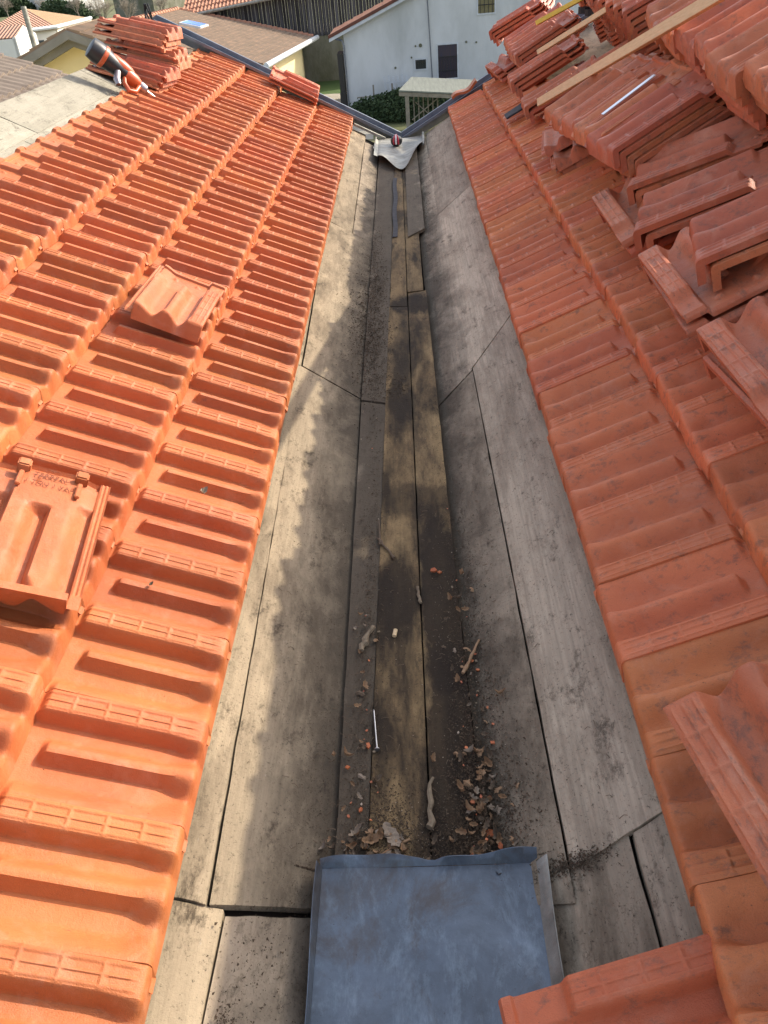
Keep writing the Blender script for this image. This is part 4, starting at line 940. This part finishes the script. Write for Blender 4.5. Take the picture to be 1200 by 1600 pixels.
# grey gable with a cream wall ------------------------------------------
gb = empty('grey_gable'); tagp(gb, 'small gable with thick grey bargeboards and cream wall behind the cordless tool', 'gable')
yg = 13.; ap = Vector((-4.17, yg, .70)); sl_ = .40
def gz(x, o=0): return ap.z-sl_*abs(x-ap.x)-o
wallpoly('wall', [(-6.4, yg+.35, -6), (-3.0, yg+.35, -6), (-3.0, yg+.35, gz(-3.0, .1)), (ap.x, yg+.35, gz(ap.x, .1)), (-6.4, yg+.35, gz(-6.4, .1))], (0, 1.2, 0), 'cream_render', gb)
for s_ in (-1, 1):
    wd = 2.35 if s_ < 0 else 1.35; xe = ap.x+s_*wd
    b = bmesh.new(); add_poly(b, [(ap.x, yg, ap.z), (xe, yg, gz(xe)), (xe, yg, gz(xe)-.11), (ap.x, yg, ap.z-.11)], (0, .12, 0)); obj('bargeboard', fix(b), 'grey_paint', gb)
    b = bmesh.new(); add_poly(b, [(ap.x, yg+.12, ap.z-.10), (xe, yg+.12, gz(xe)-.10), (xe, yg+.12, gz(xe)-.21), (ap.x, yg+.12, ap.z-.21)], (0, .12, 0)); obj('inner_bargeboard', fix(b), 'grey_paint', gb)
    corr_roof('roof', (xe, yg+.02, gz(xe)+.0), (0, 1.6, 0), (-s_*wd, 0, .4*wd), 0, 8, 28, .03, 'roof_brown', gb)
b = bmesh.new(); add_tube(b, [(-7.46, 20, -6), (-7.46, 20, .82)], .055, 14); o = smooth(obj('metal_flue', fix(b), 'zinc_pale')); tagp(o, 'tall thin pale metal flue pipe rising in front of the far tiled house', 'flue pipe')

# far house ---------------------------------------------------------------
fh = empty('far_house'); tagp(fh, 'distant white house with a tan and pink hipped roof, at the upper left', 'house')
kf = 88/58.3
def at(u, v, z):
    d = Vector(cr)*((u-600)/1251.24)+Vector(cu)*(-(v-800)/1251.24)+Vector(cf); return CP+d*((z-CP.z)/d.z)
c0 = at(88, 42, -3.); c1 = at(142, 28, -3.); c2 = at(-40, 58, -3.); pk = at(38, 13, -1.5); 
def tri_roof(name, pts, material, parent):
    b = bmesh.new(); uv = b.loops.layers.uv.new('UVMap'); P = [Vector(p) for p in pts]; U = (P[1]-P[0]).normalized(); N = (P[1]-P[0]).cross(P[2]-P[0]).normalized(); V = N.cross(U)
    if N.z < 0: N = -N
    vs = [b.verts.new(p) for p in P]; f = b.faces.new(vs)
    for lp in f.loops: d = lp.vert.co-P[0]; lp[uv].uv = (d.dot(U), d.dot(V))
    r = bmesh.ops.extrude_face_region(b, geom=[f]); bmesh.ops.translate(b, vec=-N*.2, verts=[v for v in r['geom'] if isinstance(v, bmesh.types.BMVert)])
    return obj(name, fix(b), material, parent)
def checker_tile(name, c1, c2, s1=3.2, s2=1.6):
    m = mat(name, c1, .85); g = NT(m); tc = g.n('ShaderNodeTexCoord')
    wv = g.n('ShaderNodeTexWave'); wv.bands_direction = 'X'; wv.inputs['Scale'].default_value = s1*.3; g.l(tc.outputs['UV'], wv.inputs['Vector'])
    wy = g.n('ShaderNodeTexWave'); wy.bands_direction = 'Y'; wy.inputs['Scale'].default_value = s2*.3; g.l(tc.outputs['UV'], wy.inputs['Vector'])
    c = g.mix(g.ramp(g.math('MULTIPLY', wv.outputs[1], g.math('ADD', g.math('MULTIPLY', wy.outputs[1], .5), .5)), .2, .6), c2, c1)
    g.l(g.mix(g.math('MULTIPLY', g.noise(tc.outputs['UV'], .6, 4, .7), .5), c, tuple(x*.6 for x in c1)), g.b.inputs['Base Color']); g.bump(wv.outputs[1], .15, 1); return m
M['roof_check'] = checker_tile('pink chequered canal tile', (.55, .33, .23), (.24, .10, .065))
M['roof_sand'] = checker_tile('sand canal tile', (.50, .33, .19), (.42, .26, .14))
back = pk+(c1-c0)*.3
tri_roof('roof', [c2, c0, pk], 'roof_check', fh)
tri_roof('roof', [c0, c1, pk], 'roof_sand', fh)
tri_roof('roof', [c1, c1+(c2-c0)*.9, pk], 'roof_sand', fh)
def vwall(name, p, q, ztop, material, parent, th=.3):
    n = (q-p).cross(Vector((0, 0, 1))).normalized()*th
    return wallpoly(name, [(p.x, p.y, -6), (q.x, q.y, -6), (q.x, q.y, ztop), (p.x, p.y, ztop)], n, material, parent)
ins = (pk-c0); ins.z = 0; ins = ins.normalized()*.8
vwall('wall', c2+ins, c0+ins, -3.1, 'white_wall', fh); vwall('wall', c0+ins, c1+ins, -3.1, 'white_wall', fh)
b = bmesh.new(); add_tube(b, [c2, c0, c1], .16, 8); obj('gutter', fix(b), 'pvc', fh)
wn = c0.lerp(c2, .20)+ins*.8; dd = (c2-c0).normalized()
b = bmesh.new(); nn = dd.cross(Vector((0, 0, 1))).normalized(); nn = nn if nn.dot(CP-wn) > 0 else -nn
for a_, m_, dx in ((0, 'glass', 0), (1, 'white_wood', .55)):
    p = wn+dd*dx+nn*(.62); b = bmesh.new(); add_poly(b, [p+Vector((0, 0, -.9)), p+dd*.5+Vector((0, 0, -.9)), p+dd*.5+Vector((0, 0, -2.0)), p+Vector((0, 0, -2.0))], nn*.08); obj('window', fix(b), m_, fh)
# lit wing
wg = empty('house_wing'); tagp(wg, 'low white house wing with a bright sunlit end wall and pink roof', 'house')
g0 = at(24, 58, -3.2); g1 = at(56, 52, -3.2); gp = at(36, 38, -2.5)
dv = g1-g0; dl = at(-60, 66, -3.2)-g0
tri_roof('roof', [g0, g0+dl, gp+dl, gp], 'roof_check', wg)
b = bmesh.new(); add_poly(b, [(g0.x, g0.y, -6), (g1.x, g1.y, -6), tuple(g1), tuple(gp-Vector((0, 0, .1))), tuple(g0)], -dl.normalized()*-.3); obj('end_wall', fix(b), 'white_wall', wg)
vwall('front_wall', g0+dl*.02, g0+dl, -3.3, 'white_wall', wg)

# garden: hedge, fence, shelter -------------------------------------------
def blob_bush(name, c, r, n, leaf_s, material, label, cat, group=None, kind=None):
    b = bmesh.new(); rr = random.Random(hash(name+str(c)) % 999 if False else int(abs(c[0]*31+c[1]*7)) % 997)
    for _ in range(n):
        d = Vector((rr.gauss(0, 1), rr.gauss(0, 1), rr.gauss(0, 1))).normalized()*rr.uniform(.55, 1.0)**.5
        lump = 1+.35*noise.noise(d*2.3+Vector(c))
        p = Vector(c)+Vector((d.x*r[0], d.y*r[1], abs(d.z)*r[2]))*lump
        a = Vector((rr.gauss(0, 1), rr.gauss(0, 1), rr.gauss(0, 1))).normalized(); t_ = a.orthogonal().normalized()*leaf_s*rr.uniform(.5, 1.2); u_ = a.cross(t_).normalized()*leaf_s*rr.uniform(.3, .8)
        b.faces.new([b.verts.new(p+t_), b.verts.new(p+u_), b.verts.new(p-t_), b.verts.new(p-u_)])
    return tagp(obj(name, b, material), label, cat, group, kind)
p = at(600, 195, -5.9)
blob_bush('hedge', (.9, 45.4, -6), (3.6, 2.0, 1.15), 14000, .09, 'hedge', 'dark green hedge below the white house, seen through the notch between the gables', 'hedge')
blob_bush('shrub', (-1.4, 47.6, -6), (1.0, .6, .5), 1800, .07, 'hedge', 'low dark shrub at the foot of the white house corner', 'shrub')
ft = empty('picket_fence', (.2, 48.3, -6)); tagp(ft, 'leaning white picket fence panel against the white house wall', 'fence')
for i in range(6):
    b = bmesh.new(); add_box(b, (-.05, 0, 0), (.05, .03, 1.5+.05*math.sin(i*2)), Matrix.Rotation(R(-6), 4, 'Y')); o = obj('picket', b, 'white_wood', ft); o.location = (-.55+i*.24, .02*i, 0)
for z_ in (.4, 1.15):
    b = bmesh.new(); add_box(b, (-.6, .031, z_), (.85, .06, z_+.07)); obj('rail', b, 'white_wood', ft)
wf = empty('wire_fence', (-1.1, 47.9, -6)); tagp(wf, 'thin post and rail fence in front of the white house wall', 'fence')
for i in range(2):
    b = bmesh.new(); add_box(b, (-.04+i*1.0, -.04, 0), (.04+i*1.0, .04, 1.2)); obj('post', b, 'old_wood', wf)
b = bmesh.new(); add_box(b, (-.9, -.02, .62), (1.5, .02, .68)); obj('rail', b, 'old_wood', wf)
sh = empty('garden_shelter'); tagp(sh, 'open garden shelter with a pale sheet roof and grey posts, left of the right gable', 'shelter')
ys = 41.; ks = 41/31.
def WS(x, z, y=ys): return Vector((CP.x+(x-CP.x)*y/31., y, CP.z+(z-CP.z)*y/31.))
def pt(u, v, y):
    d = Vector(cr)*((u-600)/1251.24)+Vector(cu)*(-(v-800)/1251.24)+Vector(cf); return CP+d*((y-CP.y)/d.y)
a0, a1 = pt(623, 141, ys), pt(700, 159, ys); t0 = pt(643, 120, ys+1.9); 
a1.z = a0.z-.25; t1 = t0+(a1-a0)*1.12
b = bmesh.new(); add_poly(b, [a0, a1+(a1-a0)*.4, t1+(a1-a0)*.3, t0], (0, 0, -.06)); obj('roof', fix(b), 'sheet_roof', sh)
b = bmesh.new(); add_poly(b, [a0+Vector((0, .02, -.08)), a1+(a1-a0)*.4+Vector((0, .02, -.08)), a1+(a1-a0)*.4+Vector((0, .02, -.24)), a0+Vector((0, .02, -.24))], (0, .1, 0)); obj('beam', fix(b), 'old_wood', sh)
for f_ in (.16, 1.2):
    p = a0.lerp(a1, f_); b = bmesh.new(); add_box(b, (p.x-.09, p.y+.03, -6), (p.x+.09, p.y+.2, p.z-.25)); obj('post', b, 'old_wood', sh)
for i in range(6):
    p = a0.lerp(a1, .30+i*.1); b = bmesh.new(); add_box(b, (p.x-.03, p.y+.9, -6), (p.x+.03, p.y+.96, p.z-.3)); obj('slat', b, 'old_wood', sh)
b = bmesh.new(); p = a0.lerp(a1, .25); q_ = a0.lerp(a1, .8); add_tube(b, [(p.x, p.y+.7, -5.6), (q_.x, q_.y+.7, p.z-.5)], .03, 6); add_tube(b, [(q_.x, p.y+.72, -5.8), (p.x+.2, q_.y+.72, p.z-.6)], .025, 6); obj('brace', fix(b), 'old_wood', sh)

# bare trees ---------------------------------------------------------------
def bare_tree(c, h, seed, label, spread=.55):
    rr = random.Random(seed); t = empty('bare_tree', c); tagp(t, label, 'tree', 'bare winter trees behind the roofs')
    bt = bmesh.new(); add_tube(bt, [(0, 0, 0), (.1, 0, h*.18), (.0, .1, h*.34)], [h*.022, h*.017, h*.013], 8); obj('trunk', fix(bt), 'bark', t)
    b = bmesh.new()
    def br(p, d, l, r, dep):
        q = p+d*l; mid = p.lerp(q, .5)+Vector((rr.gauss(0, 1), rr.gauss(0, 1), 0))*l*.06
        add_tube(b, [p, mid, q], [r, r*.8, r*.6], 5 if dep > 2 else 3, False)
        if dep == 0: return
        for _ in range(rr.randint(3, 4) if dep > 1 else 4):
            nd = (d+Vector((rr.gauss(0, spread), rr.gauss(0, spread), rr.gauss(.08, spread*.6)))).normalized(); s = rr.uniform(.45, 1)
            br(p.lerp(q, s), nd, l*rr.uniform(.55, .8), r*.55, dep-1)
    for _ in range(9):
        a = rr.random()*6.28; br(Vector((0, 0, h*rr.uniform(.2, .34))), Vector((math.cos(a)*.45, math.sin(a)*.45, 1)).normalized(), h*.26, h*.010, 4)
    obj('crown', b, 'bark', t)
for (u, v, d_, h, s_, lb) in ((168, 58, 0, 5.2, 1, 'large pale bare tree just behind the orange ridge stack'), (207, 50, 0, 4.6, 2, 'bare tree right of the large pale one, above the brown roof'), (15, 34, 0, 5, 3, 'bare tree at the top left corner behind the hipped house'), (70, 28, 0, 4, 4, 'small bare tree behind the hipped roof peak'), (258, 36, 0, 4, 5, 'bare tree left of the barn roof'), (125, 34, 0, 4.5, 6, 'bare tree between the hipped house and the large pale tree')):
    p = at(u, v, -6); bare_tree((p.x, p.y, -6), h, s_, lb)
# far strips
def strip(name, u0, v0, u1, v1, h, d_, material, label, cat):
    p, q = at(u0, v0, -6), at(u1, v1, -6); b = bmesh.new(); n = (q-p).normalized(); w_ = Vector((-n.y, n.x, 0))*d_
    add_poly(b, [(p.x, p.y, -6), (q.x, q.y, -6), (q.x, q.y, -6+h), (p.x, p.y, -6+h)], w_); return tagp(obj(name, fix(b), material), label, cat)
def hedge_row(u0, v0, u1, v1, h, n, label):
    p, q = at(u0, v0, -6), at(u1, v1, -6); c = (p+q)/2; l = (q-p).length/2
    o = blob_bush('hedge', (0, 0, 0), (l, h*.6, h), n, h*.10, 'hedge', label, 'hedge'); o.location = (c.x, c.y, -6); o.rotation_euler[2] = math.atan2(q.y-p.y, q.x-p.x)
hedge_row(60, 30, 150, 32, 3.0, 4000, 'dark hedge behind the tan hipped roof')
hedge_row(-10, 28, 60, 20, 3.5, 3500, 'dark hedge at the far left top corner')
hedge_row(235, 22, 300, 18, 3.2, 3500, 'green hedge between the bare trees and the barn roof')
fb = empty('far_grey_building'); tagp(fb, 'far grey roofed building behind the bare trees, at the top edge', 'building')
p, q = at(185, 38, -6), at(235, 30, -6); vwall('wall', p, q, -1.5, 'masonry', fb, 8)
b = bmesh.new(); add_poly(b, [(p.x-2, p.y-1, -1.5), (q.x+1, q.y-1, -1.5), (q.x+1, q.y+7, .9), (p.x-2, p.y+7, .9)], (0, 0, -.2)); obj('roof', fix(b), 'grey_paint', fb)
fb = empty('far_blue_roofed_building'); tagp(fb, 'far long building with a blue grey roof at the top left edge', 'building')
p, q = at(92, 14, -6), at(165, 12, -6); vwall('wall', p, q, -3, 'white_wall', fb, 9)
b = bmesh.new(); add_poly(b, [(p.x-1, p.y-1, -3), (q.x+1, q.y-1, -3), (q.x+1, q.y+9, .2), (p.x-1, p.y+9, .2)], (0, 0, -.2)); obj('roof', fix(b), 'zinc_trim', fb)
print('TILES', NT_[0])
